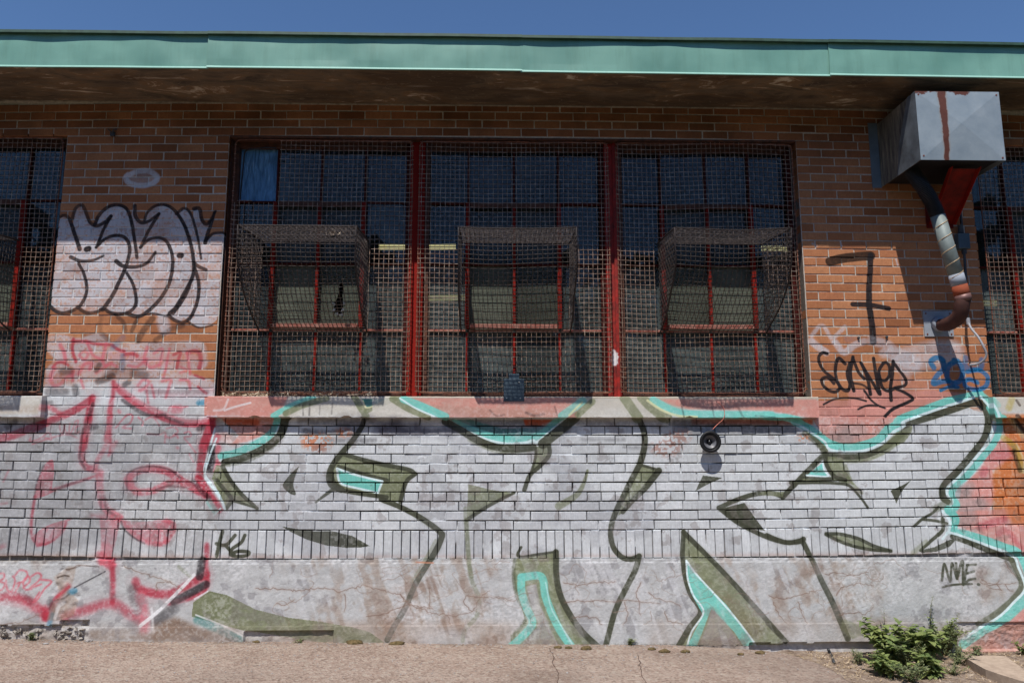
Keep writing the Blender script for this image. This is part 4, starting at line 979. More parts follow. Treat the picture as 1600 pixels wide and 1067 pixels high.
def jm():
    m = M_BRICK.copy(); m.name = 'painted_brick_joined'; t = m.node_tree
    oi = [n for n in t.nodes if n.type == 'OBJECT_INFO'][0]; ge = t.nodes.new('ShaderNodeNewGeometry')
    for lk in list(oi.outputs['Random'].links): t.links.new(ge.outputs['Random Per Island'], lk.to_socket)
    return m
M_BRICK_J = jm()

# piers
pl = empty('brick_pier', (.8, 0, 1.1), bld); tag(pl, 'brick pier with the outlined throw-up and red scribbles')
for r in range(3, 33): course(pl, r, XLL, XL1, XL1-(0 if r % 2 == 0 else HL), deepL=True, deepR=True)
pr = empty('brick_pier', (6.5, 0, 1.1), bld); tag(pr, 'brick pier with the black numeral seven')
for r in range(3, 33): course(pr, r, XR0, XRR, XR0+(0 if r % 2 == 0 else HL), deepL=True, deepR=True)
band = empty('brick_band', (3.6, 0, 3.18), bld)
for r in (-1, 0, 1, 2): course(band, r, -.75, 8.15, 1.43-(0 if r % 2 == 0 else HL)+.03)
# spandrel below the windows: sixth-course headers
spn = empty('brick_spandrel', (3.6, 0, .2), bld); sp_before = nb[0]
sp_objs = []
oldlay = lay
def lay(*a, **k):
    o = oldlay(*a, **k)
    if a[0] is spn: sp_objs.append(o)
    return o
for r in range(33, 47):
    xa, xb = -.85, 8.3
    if r in (36, 43):
        course(spn, r, xa, xb, .04*rnd.random(), 'header', jit=1.8); continue
    ph = 2.02+(0 if r % 2 == 0 else HL*1.15)+rnd.uniform(-.012, .012)
    if r <= 34:      # sills interrupt these courses
        for a, b, p in ((.215, 1.405, XL1), (5.90, 7.205, XR0)): course(spn, r, a, b, p-(0 if r % 2 == 0 else HL))
        if r == 34: pass
    else: course(spn, r, xa, xb, ph, jit=1.6)
sp_objs.sort(key=lambda o: (abs(o.location.x-3.6) > 99, (o.location.x-3.5)**2*.35+(o.location.z-.4)**2*3))
if len(sp_objs) > 298:
    rest = sp_objs[298:]; join_stuff('brickwork', spn, rest, '')
sol = empty('soldier_course', (3.6, 0, .1), bld)
x = -.84
while x < 8.35:
    w = SO+rnd.gauss(0, .0012); lay(sol, 'soldier', x, x+w, 47, 50, jit=1.7); x += w

# mortar beds: nearly flush above, raked deep below
def mortar(name, parent, x0, x1, z0, z1, yf):
    nx, nz = max(2, int((x1-x0)/.04)), max(2, int((z1-z0)/.04)); vs = []; fs = []
    for j in range(nz+1):
        for i in range(nx+1):
            X, Z = x0+(x1-x0)*i/nx, z0+(z1-z0)*j/nz; vs.append((X, yf(X, Z), Z))
    for j in range(nz):
        for i in range(nx): a = j*(nx+1)+i; fs.append((a, a+1, a+nx+2, a+nx+1))
    me = bpy.data.meshes.new(name); me.from_pydata(vs, [], fs); me.materials.append(M_MORTAR)
    return link(name, me, parent)
def yup(X, Z): return .0042+rnd.uniform(-.0008, .0008)
def ylow(X, Z):
    t = MN.noise((X*2.1, 3, Z*3.0))+.6*MN.noise((X*8, 3, Z*9)); d = .020+.006*rnd.random() if t > -.22 else (.006 if t < -.36 else .012)
    px = 1.0 if (.45 < X < 1.5 and Z > .52) else 0.0
    if px or (5.9 < X < 7.2 and Z > .98): d = .0065
    return d+rnd.uniform(-.002, .002)
mortar('mortar_bed', pl, JLL+.006, JL-.006, 1.0, ZW1, yup); mortar('mortar_bed', pr, JR+.006, JRR-.006, 1.0, ZW1, yup)
mortar('mortar_bed', band, -.9, 8.4, ZW1+.003, 3.47, yup)
mortar('mortar_bed', spn, -.9, 8.4, .21, 1.0, ylow); mortar('mortar_bed', sol, -.9, 8.4, -.01, .21, ylow)
# solid wall behind (hollow where the windows are)
core = MB()
for a, b in ((JLL+.012, JL-.012), (JR+.012, JRR-.012)): core.box((a, .03, 1.0), (b, .30, ZW1))
core.box((-.95, .035, .0), (8.5, .30, 1.0)); core.box((-.95, .12, -.75), (8.5, .30, -.002)); core.box((-.95, .03, ZW1+.006), (8.5, .30, 3.46))
core.build('wall_core', M_MORTAR, bld)

# concrete base: a height field with chips, cracks and the undercut strips
def gz(x): return -.533-.0175*x+.0009*x*x      # where the paving meets the wall
def base_mesh():
    x0, x1, z0, z1 = -.9, 8.4, -.72, -.006; nx, nz = 930, 72; vs = []; fs = []
    E = lambda u, v: aty(u, v)
    def inbox(X, Z, u0, v0, u1, v1):
        a, b = E(u0, v0), E(u1, v1); return a[0] < X < b[0] and b[2] < Z < a[2]
    ch = [(92, 918, .055, 1.7), (102, 900, .05, 1.2), (112, 945, .05, 1.8), (98, 885, .03, 1), (120, 930, .04, 1), (100, 965, .05, 1), (150, 882, .03, .5), (195, 882, .025, .6)]
    chp = [(E(u, v), r, k) for u, v, r, k in ch]
    for j in range(nz+1):
        for i in range(nx+1):
            X, Z = x0+(x1-x0)*i/nx, z0+(z1-z0)*j/nz
            y = -.012+.0035*MN.noise((X*3, 0, Z*3))+.002*MN.noise((X*16, 3, Z*16))+.001*MN.noise((X*60, 5, Z*60))
            if Z > -.03: y += .004*MN.noise((X*30, 9, Z*30))+.002
            zl = -.455+.008*MN.noise((X*2, 7, 0))
            if Z < zl: y -= .002        # pour line near the foot
            for P, r, k in chp:
                d = math.hypot((X-P[0])/1.0, Z-P[2]); w = d/r+.55*MN.noise((X*22, 1, Z*22))
                if w < 1: y += max(0, min(.012, .008*min(1, (1-w)*1.6)*(.5+.9*MN.noise((X*26, 2, Z*26)))))
            a = E(0, 976); b = E(140, 976)
            if X < b[0] and Z < a[2]+.01*MN.noise((X*12, 4, 0))+(.03 if X > E(95, 970)[0] and X < b[0] else 0): y += .022+.012*MN.noise((X*18, 6, Z*26))
            c0, c1 = E(382, 984), E(522, 985)
            if c0[0] < X < c1[0] and Z < c0[2]: y += .022+.004*MN.noise((X*30, 8, Z*30))
            c0, c1 = E(1170, 1004), E(1450, 1001)
            if c0[0] < X < c1[0] and Z < c0[2]+.006*MN.noise((X*9, 8, 1)): y += .03
            c0 = E(1492, 971)
            if X > c0[0] and Z < c0[2]+.004*MN.noise((X*9, 8, 1)): y += .016+.005*MN.noise((X*20, 8, Z*30))+.004*MN.noise((X*55, 8, Z*55))
            c0 = E(1490, 1014)
            if X > E(1470, 1014)[0] and Z < c0[2]: y = -.03
            vs.append((X, y, Z))
    for j in range(nz):
        for i in range(nx): a = j*(nx+1)+i; fs.append((a, a+1, a+nx+2, a+nx+1))
    t0 = nz*(nx+1); n = len(vs)      # top ledge back to the wall
    for i in range(nx+1): vs.append((vs[t0+i][0], .06, z1))
    for i in range(nx): fs.append((t0+i, t0+i+1, n+i+1, n+i))
    me = bpy.data.meshes.new('foundation'); me.from_pydata(vs, [], fs); me.materials.append(M_CONC); me.materials.append(M_RUBBLE)
    ec = E(1170, 1004); er = E(140, 976)
    for p in me.polygons:
        c = p.center
        if c.y > .010 and c.x < er[0]+.02 and c.z > -.6: p.material_index = 1
        if ec[0] < c.x and c.z < -.60 and c.y > .01: p.material_index = 0
    return link('foundation', me, bld)
base_mesh()

# sills
def sill(x0, x1, label=None):
    n = 60; vs = []; fs = []
    m = MB(); prof = [(.12, 1.166), (-.052, 1.1545), (-.058, 1.150), (-.0575, 1.075), (-.057, 1.004), (-.050, 1.000), (.05, 1.002)]
    nx = max(4, int((x1-x0)/.03))
    for i in range(nx+1):
        X = x0+(x1-x0)*i/nx
        for k, (y, z) in enumerate(prof):
            zz = z+(.005*MN.noise((X*14, k, 0)) if k >= 4 else .0015*MN.noise((X*9, k, 2)))
            if k in (4, 5) and MN.noise((X*6+3, 5, 5)) > .32: zz += .012
            vs.append((X, y+.0015*MN.noise((X*10, k, 1)), zz))
    K = len(prof)
    for i in range(nx):
        for k in range(K-1): a = i*K+k; fs.append((a, a+1, a+K+1, a+K))
    fs.append(tuple(range(K-1, -1, -1))); fs.append(tuple(nx*K+k for k in range(K)))
    me = bpy.data.meshes.new('sill'); me.from_pydata(vs, [], fs); me.materials.append(M_SILL); me.materials.append(M_STONE)
    for p in me.polygons:
        if p.normal.z > .9 or p.normal.z < -.9 and False: p.material_index = 1
        if abs(p.normal.z) > .95: p.material_index = 1
    return tag(link('window_sill', me, bld), label)
sill(1.408, 5.89, 'long cracked concrete sill painted pink, white and teal'); sill(-.9, .222, 'grey concrete sill stub'); sill(7.205, 8.5, 'stained sill stub with yellow paint')

# roof: slab, soffit, green fascia in lapped sheets
ZS = 3.452
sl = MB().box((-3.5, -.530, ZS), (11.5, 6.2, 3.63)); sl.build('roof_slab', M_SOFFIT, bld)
seams = [aty(u, 80, -.555)[0] for u in (325, 813, 1293)]
ed = [-3.5]+seams+[11.5]
for k in range(4):
    a, b = ed[k]+.001, ed[k+1]+(.012 if k < 3 else 0); nx = max(8, int((b-a)/.04)); vs = []; fs = []; yo = -.5555-(.0, .005, .001, .006)[k]; zo = (0, .004, -.002, .003)[k]
    def fz(X): return -.014*((X-3.0)/4.4)**2 if -2 < X < 9 else -.02        # fascia ends lowered to follow the lens barrel distortion
    prof = [(0, 3.687), (0, 3.682), (-.001, 3.64), (-.003, 3.58), (-.001, 3.50), (.0, 3.449), (-.007, 3.443), (-.008, 3.434), (.002, 3.432)]
    rows = len(prof)
    for i in range(nx+1):
        X = a+(b-a)*i/nx
        for q, (dy, z) in enumerate(prof):
            wv = (.006*MN.noise((X*1.6, q*.25, k))+.0035*MN.noise((X*4.3, q*.4, 9+k))) if 0 < q < 5 else .002*MN.noise((X*2, 0, k))
            lip = .006*math.exp(-(X-a)/.05) if k and q < 6 else 0; vs.append((X, yo+dy+wv-lip, z+fz(X)+zo))
    for i in range(nx):
        for q in range(rows-1): c = i*rows+q; fs.append((c, c+1, c+rows+1, c+rows))
    me = bpy.data.meshes.new('fascia_sheet'); me.from_pydata(vs, [], fs); me.materials.append(M_GREEN); me.materials.append(M_HEM)
    for i, p in enumerate(me.polygons):
        p.use_smooth = i % (rows-1) < 4
        if i % (rows-1) in (5, 6): p.material_index = 1
    link('fascia_sheet', me, bld)
    # drip cap above the sheet
    m = MB(); st = max(4, int((b-a)/.2))
    for i in range(st):
        xa, xb = a+(b-a)*i/st, a+(b-a)*(i+1)/st; za, zb = fz(xa)+.002*MN.noise((xa*2, 1, 1)), fz(xb)+.002*MN.noise((xb*2, 1, 1))
        y0 = yo-.027+.006*MN.noise((xa*1.4, 2, k)); y1 = yo-.027+.006*MN.noise((xb*1.4, 2, k))
        m.add([(xa, y0, 3.684+za), (xb, y1, 3.684+zb), (xb, -.3, 3.69+zb), (xa, -.3, 3.69+za), (xa, y0+.003, 3.706+za), (xb, y1+.003, 3.706+zb), (xb, -.3, 3.71+zb), (xa, -.3, 3.71+za)],
              [(0, 3, 2, 1), (4, 5, 6, 7), (0, 1, 5, 4), (2, 3, 7, 6)])
    m.build('drip_cap', M_DKGREEN, bld)
MB().box((-3.5, -.528, 3.631), (11.5, 6.2, 3.682)).build('roof_deck', M_DKGREEN, bld)
MB().box((-.9, -.004, ZS-.012), (8.5, .004, ZS-.001)).build('soffit_joint', M_STONE, bld)
# rest of the building shell and the dim room inside
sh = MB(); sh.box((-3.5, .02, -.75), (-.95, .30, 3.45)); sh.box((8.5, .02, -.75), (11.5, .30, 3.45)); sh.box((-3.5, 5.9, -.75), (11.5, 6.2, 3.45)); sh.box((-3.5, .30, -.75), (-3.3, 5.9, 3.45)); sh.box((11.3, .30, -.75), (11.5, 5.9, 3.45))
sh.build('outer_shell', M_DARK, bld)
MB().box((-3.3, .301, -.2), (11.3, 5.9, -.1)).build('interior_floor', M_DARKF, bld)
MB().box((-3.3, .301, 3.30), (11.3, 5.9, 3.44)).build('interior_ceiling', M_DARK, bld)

# ------------------------------------------------------------------ windows
M_REDS = simple('weathered_sash_red', (124, 28, 22), .8, 0, .45, 26, (82, 30, 24), .05)
YG = .150
def Xa(u, v, y): return float(aty(u, v, y)[0])
def Za(u, v, y): return float(aty(u, v, y)[2])
ZH = [Za(600, 317, .13), Za(600, 412.5, .13), Za(600, 516, .13)]
def bar(parent, a, b, mat, name='muntin', ch=.002): return MB().box(a, b, ch).build(name, mat, parent)
def pane_mesh(name, x0, x1, z0, z1, mat, parent, hole=None):
    if hole is None:
        tl = rnd.gauss(0, .0035); sx = rnd.gauss(0, .0030)
        return MB().add([(x0, YG, z0), (x1, YG+sx, z0), (x1, YG+sx+tl, z1), (x0, YG+tl, z1), (x0, YG+.004, z0), (x1, YG+sx+.004, z0), (x1, YG+sx+tl+.004, z1), (x0, YG+tl+.004, z1)],
            [(0, 1, 2, 3), (7, 6, 5, 4)]).build(name, mat, parent)
    bm = bmesh.new(); o = [bm.verts.new((x, YG, z)) for x, z in ((x0, z0), (x1, z0), (x1, z1), (x0, z1))]; h = [bm.verts.new((x, YG, z)) for x, z in hole]
    es = [bm.edges.new((o[i], o[(i+1) % 4])) for i in range(4)]+[bm.edges.new((h[i], h[(i+1) % len(h)])) for i in range(len(h))]
    bmesh.ops.triangle_fill(bm, use_beauty=True, edges=es)
    me = bpy.data.meshes.new(name); bm.to_mesh(me); bm.free(); me.materials.append(mat); return link(name, me, parent)
def window(x0, x1, mx, label, special=None, sash=True, zb=ZW0+.012):
    w = tag(empty('window', ((x0+x1)/2, .13, zb), bld), label); zt = ZW1
    yf0, yf1 = .105, .165
    bar(w, (x0, yf0, zb), (x0+.035, yf1, zt), M_BROWNST, 'frame_side'); bar(w, (x1-.035, yf0, zb), (x1, yf1, zt), M_MUNT_SHADE, 'frame_side')
    bar(w, (x0+.036, yf0, zt-.05), (x1-.036, yf1, zt), M_BROWNST, 'frame_head'); bar(w, (x0+.036, yf0, zb-.01), (x1-.036, yf1, zb+.025), M_BROWNST, 'frame_foot')
    cols = [x0+.036]+list(mx)+[x1-.036]
    for i, m in enumerate(mx):
        bar(w, (m-.009, .125, zb+.026), (m+.009, .165, ZH[2]-.012), M_RED); bar(w, (m-.008, .125, ZH[2]+.012), (m+.008, .165, zt-.051), M_MUNT_SHADE)
    for k, z in enumerate(ZH):
        t = (.007, .007, .008)[k]
        for i in range(len(cols)-1):
            bar(w, (cols[i]+(.0105 if i else 0), .127, z-t), (cols[i+1]-(.0105 if i < len(cols)-2 else 0), .163, z+t), M_MUNT_SHADE if k < 2 else M_REDB)
    if sash and len(mx) >= 3:
        a, b = mx[0], mx[2]; s0, s1 = ZH[2]+.012, ZH[0]-.01
        for xa in (a-.021, b-.021): bar(w, (xa+.005, .088, s0), (xa+.036, .124, s1), M_REDS, 'sash_stile')
        bar(w, (a+.022, .088, s0), (b-.022, .122, s0+.032), M_REDB, 'sash_rail'); bar(w, (a+.022, .088, s1-.03), (b-.022, .122, s1), M_BROWNST, 'sash_rail')
        bar(w, (mx[1]-.011, .092, s0+.033), (mx[1]+.011, .1235, s1-.031), M_REDS, 'sash_bar')
    zz = [zb+.02, ZH[2], ZH[1], ZH[0], zt-.045]
    for i in range(len(cols)-1):
        for j in range(4):
            c = sash and len(mx) >= 3 and i in (1, 2)
            mat = {0: M_GLASSL, 1: M_FROST if c else M_GLASSL, 2: M_FROSTD if c else M_GLASS, 3: M_GLASS}[j]; hole = None
            sp = (special or {}).get((i, j))
            if sp == 'film': mat = M_FILM
            elif sp == 'hazy': mat = M_FROSTD
            elif isinstance(sp, list): hole = sp
            p = pane_mesh('pane', cols[i], cols[i+1], zz[j], zz[j+1], mat, w, hole)
            if sp == 'film': tag(p, 'pane covered with wrinkled blue film')
            if hole:
                tag(p, 'dirty pane with a jagged hole'); m = MB(); hr = random.Random(2); low = sorted(hole, key=lambda q: q[1])[:6]
                for q in low:
                    a_ = hr.uniform(0, 6.28); m.add([(q[0]+.018*math.cos(a_+k_), YG-.004-.004*k_, q[1]+.02*math.sin(a_+k_)-.008) for k_ in (0, 1.3, 3.4)], [(0, 1, 2), (2, 1, 0)])
                m.build('glass_shards', M_PLATE, w)
    return w
mA = [Xa(u, 270, .13) for u in (434.5, 503, 571.5)]; mB = [Xa(u, 262, .13) for u in (732, 803, 872)]; mC = [Xa(u, 262, .13) for u in (1030.5, 1100.5, 1167.5)]
pA0, pA1 = Xa(637, 500, .09), Xa(660.5, 500, .09); pB0, pB1 = Xa(947, 450, .09), Xa(969, 450, .09)
hole = [tuple(aty(u, v, YG)[[0, 2]]) for u, v in ((530, 455), (526, 468), (521, 474), (522, 484), (526, 490), (533, 491), (536, 484), (537, 472), (535, 462), (537, 447), (533, 440), (530, 446))][::-1]
window(JL+.006, pA0, mA, 'three-light window bay with the pane of blue film', {(0, 3): 'film', (2, 1): hole, (0, 0): 'hazy', (0, 1): 'hazy'})
window(pA1, pB0, mB, 'middle window bay behind the slate box'); window(pB1, JR-.006, mC, 'window bay beside the brick pier with the numeral')
m0 = [Xa(u, 265, .13) for u in (46.5-3*68, 46.5-2*68, 46.5-68, 46.5)]
window(m0[0]-.3, JLL-.006, m0[1:], 'neighbouring window bay cut by the picture edge', {(3, 0): 'hazy', (3, 1): 'hazy'})
m1 = Xa(1566, 270, .13); window(JRR if False else JRR-.04, m1+.36*3+.05, [m1, m1+.355, m1+.71], 'last window bay past the duct')
for a, b in ((pA0, pA1), (pB0, pB1)):
    m = MB().box((a+.001, .07, 1.158), (b-.001, .17, ZW1), .003); m.box((b-.045, .052, 1.158), (b-.022, .0695, ZW1)); po = m.build('window_post', M_RED if a == pA0 else M_SPLASH, bld)
MB().box((JL, .002, ZW1-.010), (JR, .20, ZW1+.0045)).build('lintel_angle', M_BROWNST, bld)
MB().box((JL+.001, .03, ZW0+.01), (JL+.005, .12, ZW1-.01)).build('jamb_plate', M_BROWNST, bld)
# dim things inside
M_TUBE = bpy.data.materials.new('lamp_tube'); M_TUBE.use_nodes = True; b_ = M_TUBE.node_tree.nodes['Principled BSDF']; b_.inputs['Base Color'].default_value = (.8, .7, .4, 1); b_.inputs['Emission Color'].default_value = (1, .82, .38, 1); b_.inputs['Emission Strength'].default_value = .75
for (u0, v0, u1, v1, yy, lb) in ((592, 386, 712, 386, 2.2, 'long yellow lit ceiling lamp seen between the first two window bays'), (655, 466, 732, 465, 2.2, 'short yellow lit lamp seen low in the middle bay'), (1190, 388, 1232, 389, 2.2, 'yellow lit lamp glimpsed beside the brick pier'), (1520, 473, 1557, 474, 2.2, 'yellow lit lamp glimpsed past the duct')):
    p, q = aty(u0, v0, yy), aty(u1, v1, yy); t = tag(empty('strip_lamp', ((p[0]+q[0])/2, yy, p[2])), lb, 'lamp', 'strip lamps inside the building')
    for dz in (-.018, .018): MB().tube([(p[0], yy, p[2]+dz), (q[0], yy, q[2]+dz)], .013, 6).build('tube', M_TUBE, t)
    MB().box((p[0], yy+.02, p[2]-.04), (q[0], yy+.05, q[2]+.04)).build('housing', M_DARK, t)

# ------------------------------------------------------------------ window guards: rim rods, woven wire, bulging baskets
WP = .0372
def wire(m, pts, r=.0021): m.tube(pts, r, 4, caps=False)
def crimp(i): return .0016 if i % 2 else -.0016
def guard(x0, x1, z0, z1, bx0=None, bx1=None, label='', corner=None, yg=.018, sag=0.0, seed=1, prot=.60):
    wire = lambda m_, p_: m_.tube(p_, .0021, 4, caps=False)
    r = random.Random(seed); g = tag(empty('window_guard', ((x0+x1)/2, yg, z0)), label, 'window guard', 'wire mesh guards over the windows')
    c = .035
    loop = [(x0+c, z0), (x1-c, z0), (x1-c*.3, z0+c*.3), (x1, z0+c), (x1, z1-c), (x1-c*.3, z1-c*.3), (x1-c, z1), (x0+c, z1), (x0+c*.3, z1-c*.3), (x0, z1-c), (x0, z0+c), (x0+c*.3, z0+c*.3), (x0+c, z0)]
    m = MB(); P = []
    for a, b in zip(loop, loop[1:]):
        n = max(1, int(math.hypot(b[0]-a[0], b[1]-a[1])/.12))
        for k in range(n): t = k/n; P.append((a[0]+(b[0]-a[0])*t+r.gauss(0, .0012), yg+r.gauss(0, .0012), a[1]+(b[1]-a[1])*t+r.gauss(0, .0012)))
    P.append(P[0]); m.tube(P, .0048, 6); m.build('rim', M_RIM, g, smooth=True)
    zt, zb_ = 2.331, 1.640
    def inhole(x, z): return bx0 is not None and bx0 < x < bx1 and zb_ < z < zt-.0
    def dist(x, z): return (x+.004*MN.noise((x*3, seed, z*2.5))+.0025*MN.noise((x*9, seed, z*7)), yg+.006*MN.noise((x*2, z*2, seed)), z+sag*.006*math.sin(x*5)+.004*MN.noise((x*3, z*3, seed+4))+.002*MN.noise((x*11, z*9, seed+2)))
    m = MB(); nz = int((z1-z0)/WP); nx = int((x1-x0)/WP)
    def cut(x, z): return inhole(x, z) or (corner and x < corner[0] and z > corner[1]+.05*MN.noise((x*8, 1, 1)))
    for i in range(nz+1):
        z = z0+(z1-z0)*(i+.2)/(nz+.4); run = []
        for k in range(nx*2+1):
            x = x0+(x1-x0)*k/(nx*2)
            if cut(x, z):
                if len(run) > 1: wire(m, run)
                run = []; continue
            q = dist(x, z); run.append((q[0], q[1]+(crimp(k//2+i) if k % 2 else 0), q[2]))
        if len(run) > 1: wire(m, run)
    for i in range(nx+1):
        x = x0+(x1-x0)*(i+.5)/(nx+1); run = []
        for k in range(nz*2+1):
            z = z0-.006+(z1-z0+.012)*k/(nz*2)
            if cut(x, z):
                if len(run) > 1: wire(m, run)
                run = []; continue
            q = dist(x, z); run.append((q[0], q[1]+(crimp(k//2+i+1) if k % 2 else 0), q[2]))
        if len(run) > 1: wire(m, run)
    tag(m.build('wire_mesh', M_WIRE, g), kind='stuff')
    # hook ends round the side rods
    m = MB()
    for i in range(nz):
        z = z0+(z1-z0)*(i+.2)/(nz+.4)
        for xr, s in ((x0, -1), (x1, 1)): m.tube([(xr-s*.012, yg-.006, z), (xr+s*.004, yg-.009, z+.001), (xr+s*.007, yg, z+.002)], .0018, 4)
    tag(m.build('wire_hook', M_WIRE, g), kind='stuff')
    if bx0 is not None:
        H = zt-zb_
        WB = .0335
        def prof(z): t = min(1, max(0, (zt-z)/H)); return -prot*(1-t**2.9)
        def inv(y): return zt-H*max(0, 1-(-y/prot))**(1/2.9)
        def dd(p, k=0): x, y, z = p; s = .010; f_ = min(1, -y/.1) if y < 0 else 0; return (x+f_*s*MN.noise((x*2.5, y*3, z*3+seed)), y+f_*s*MN.noise((x*3, y*3+seed, z*3)), z-.05*(-y/prot)*max(0, (z-zb_)/H)+f_*(s*1.3*MN.noise((x*2+seed, y*3, z*4)))-f_*.010*sag*math.sin(math.pi*(x-bx0)/(bx1-bx0)))
        bk = empty('basket', ((bx0+bx1)/2, -.2, zb_), g)
        nxb = round((bx1-bx0)/WB); nd = round(prot/WB)
        # outer rods
        m = MB(); edge = []
        fr = [(y_, inv(y_)) for y_ in [-prot*k/22 for k in range(22, -1, -1)]]
        for X in (bx0, bx1): m.tube([dd((X, 0, zt)), dd((X, -prot*.5, zt)), dd((X, -prot, zt))]+[dd((X, y_, z_)) for y_, z_ in fr], .0062, 6)
        m.tube([dd((bx0+(bx1-bx0)*k/16, 0, zt)) for k in range(17)], .0038, 6); m.tube([dd((bx0+(bx1-bx0)*k/16, -prot, zt)) for k in range(17)], .0050, 6); m.tube([(bx0+(bx1-bx0)*k/16, -.004, zb_+.001*MN.noise((k, 1, 1))) for k in range(17)], .0042, 6)
        m.build('basket_rod', M_ROD, bk, smooth=True)
        # top
        wire = lambda m_, p_: m_.tube(p_, .0024, 4, caps=False)
        m = MB()
        for i in range(1, nd): y = -prot*i/nd; wire(m, [dd((bx0+(bx1-bx0)*k/(nxb*1), y, zt+crimp(k+i))) for k in range(nxb+1)])
        for i in range(1, nxb): X = bx0+(bx1-bx0)*i/nxb; wire(m, [dd((X, -prot*k/nd, zt+crimp(k+i+1))) for k in range(nd+1)])
        for i in range(0, nxb): X = bx0+(bx1-bx0)*(i+.5)/nxb; m.tube([dd((X, -prot+.012, zt+.006)), dd((X, -prot-.007, zt+.007)), dd((X+.004, -prot-.007, zt-.008))], .0018, 4)
        tag(m.build('top_mesh', M_WIRED, bk), kind='stuff')
        # front skin down the curve
        m = MB(); L = [(-prot, zt)]+[(y_, z_) for y_, z_ in [(-prot*math.sin(math.pi/2*k/40), 0) for k in range(40, -1, -1)]]
        L = [(prof(zt-H*k/60), zt-H*k/60) for k in range(61)]; arc = [0]
        for a, b in zip(L, L[1:]): arc.append(arc[-1]+math.hypot(a[0]-b[0], a[1]-b[1]))
        def at(s):
            for k in range(60):
                if arc[k+1] >= s: t = (s-arc[k])/(arc[k+1]-arc[k]); return L[k][0]+(L[k+1][0]-L[k][0])*t, L[k][1]+(L[k+1][1]-L[k][1])*t
            return L[-1]
        na = round(arc[-1]/WB)
        for i in range(1, na): y, z = at(arc[-1]*i/na); wire(m, [dd((bx0+(bx1-bx0)*k/nxb, y+crimp(k+i), z)) for k in range(nxb+1)])
        for i in range(1, nxb): X = bx0+(bx1-bx0)*i/nxb; wire(m, [dd((X, at(arc[-1]*k/na)[0]+crimp(k+i+1), at(arc[-1]*k/na)[1])) for k in range(na+1)])
        tag(m.build('front_mesh', M_WIRED, bk), kind='stuff')
        for X in (bx0, bx1):
            m = MB()
            nn = round(H/WB)
            for i in range(1, nn):
                z = zt-H*i/nn; yp = prof(z); q = max(2, int(-yp/WB)); wire(m, [dd((X+crimp(k+i)*.8, yp*k/q, z-.02*math.sin(3*k/q)*0)) for k in range(q+1)])
            for i in range(1, nd):
                y = -prot*i/nd; zl = inv(y); q = max(2, int((zt-zl)/WB)); wire(m, [dd((X+crimp(k+i+1)*.8, y, zt+(zl-zt)*k/q)) for k in range(q+1)])
            tag(m.build('side_mesh', M_WIRED, bk), kind='stuff')
    return g
GZ0, GZ1 = Za(500, 613, .018), Za(500, 219.5, .018)
def gx(u): return Xa(u, 225, .018)
gA = guard(gx(368.5), gx(645.5), GZ0, GZ1, Xa(412, 379, 0), Xa(577, 379, 0), 'wire guard with torn upper corner and a leaf-strewn basket, over the bay with blue film', corner=(Xa(434, 270, .018), Za(400, 314, .018)), seed=1, sag=.0, prot=.57)
gB = guard(gx(656.5), gx(949), GZ0, GZ1, Xa(722, 380, 0), Xa(889, 380, 0), 'wire guard with bulging basket directly above the slate electrical box', seed=5, sag=.5, prot=.56)
gC = guard(gx(962), gx(1236), GZ0, GZ1, Xa(1027, 382, 0), Xa(1190, 383, 0), 'wire guard with sagging basket beside the brick pier with the numeral', seed=9, sag=1.6, prot=.575)
xr = gx(99); guard(xr-1.36, xr, GZ0, GZ1, Xa(29, 384, 0)-.82, Xa(29, 384, 0), 'wire guard cut by the edge of the picture, beside the pier with the throw-up', seed=13)
xl = Xa(1531, 300, .018); guard(xl, xl+1.36, GZ0, GZ1, None, None, 'wire guard without a visible basket, behind and past the metal duct', seed=17)
# bent black rod hanging in the torn corner
pts = [aty(u, v, .005) for u, v in ((432, 232), (418, 231), (396, 233), (386, 235), (382, 241), (380, 262), (377, 290), (375, 312))]
tag(MB().tube(smoothpts(pts, 4), .006, 6).build('bent_rod', M_BLACK, None, True), 'bent black rod hanging before the blue film pane', 'rod')
# dead leaves caught on the sill and on a basket
def litter(name, n, fn, size, mat, label, cat, seed):
    r = random.Random(seed); m = MB()
    for i in range(n):
        p = Vector(fn(r)); s = size*r.uniform(.4, 1.3); q = Quaternion((r.gauss(0, 1), r.gauss(0, 1), r.gauss(0, 1)), r.uniform(0, 6.28)); q.normalize()
        V = [p+q @ (Vector(v)*s) for v in ((-1, 0, 0), (0, -.35, .1), (1, 0, .25), (0, .35, .1), (-.2, 0, .22))]
        m.add(V, [(0, 1, 4), (1, 2, 4), (2, 3, 4), (3, 0, 4)])
    return tag(m.build(name, mat), label, cat, kind='stuff')
M_LEAFD = simple('dry_leaves', (150, 122, 96), .8, 0, .5, 60, (96, 66, 50))
M_LEAFP = simple('pale_dry_leaves', (196, 180, 158), .8, 0, .4, 60, (130, 110, 90))
a0, a1, a2, a3 = Xa(343, 611, 0), Xa(462, 611, 0), Xa(480, 611, 0), Xa(585, 611, 0)
litter('leaf_litter', 210, lambda r: (r.uniform(a0, a1) if r.random() < .7 else r.uniform(a2, a3), r.uniform(-.02, .09), 1.162+abs(r.gauss(0, .014))), .022, M_LEAFP, 'dry leaves heaped on the sill behind the guard mesh', 'leaves', 3)
litter('leaf_litter', 14, lambda r: (Xa(515, 365, -.25)+r.gauss(0, .05), -.26+r.gauss(0, .05), 2.322+abs(r.gauss(0, .006))), .035, M_LEAFP, 'curled pale leaves lying on top of a basket', 'leaves', 4)

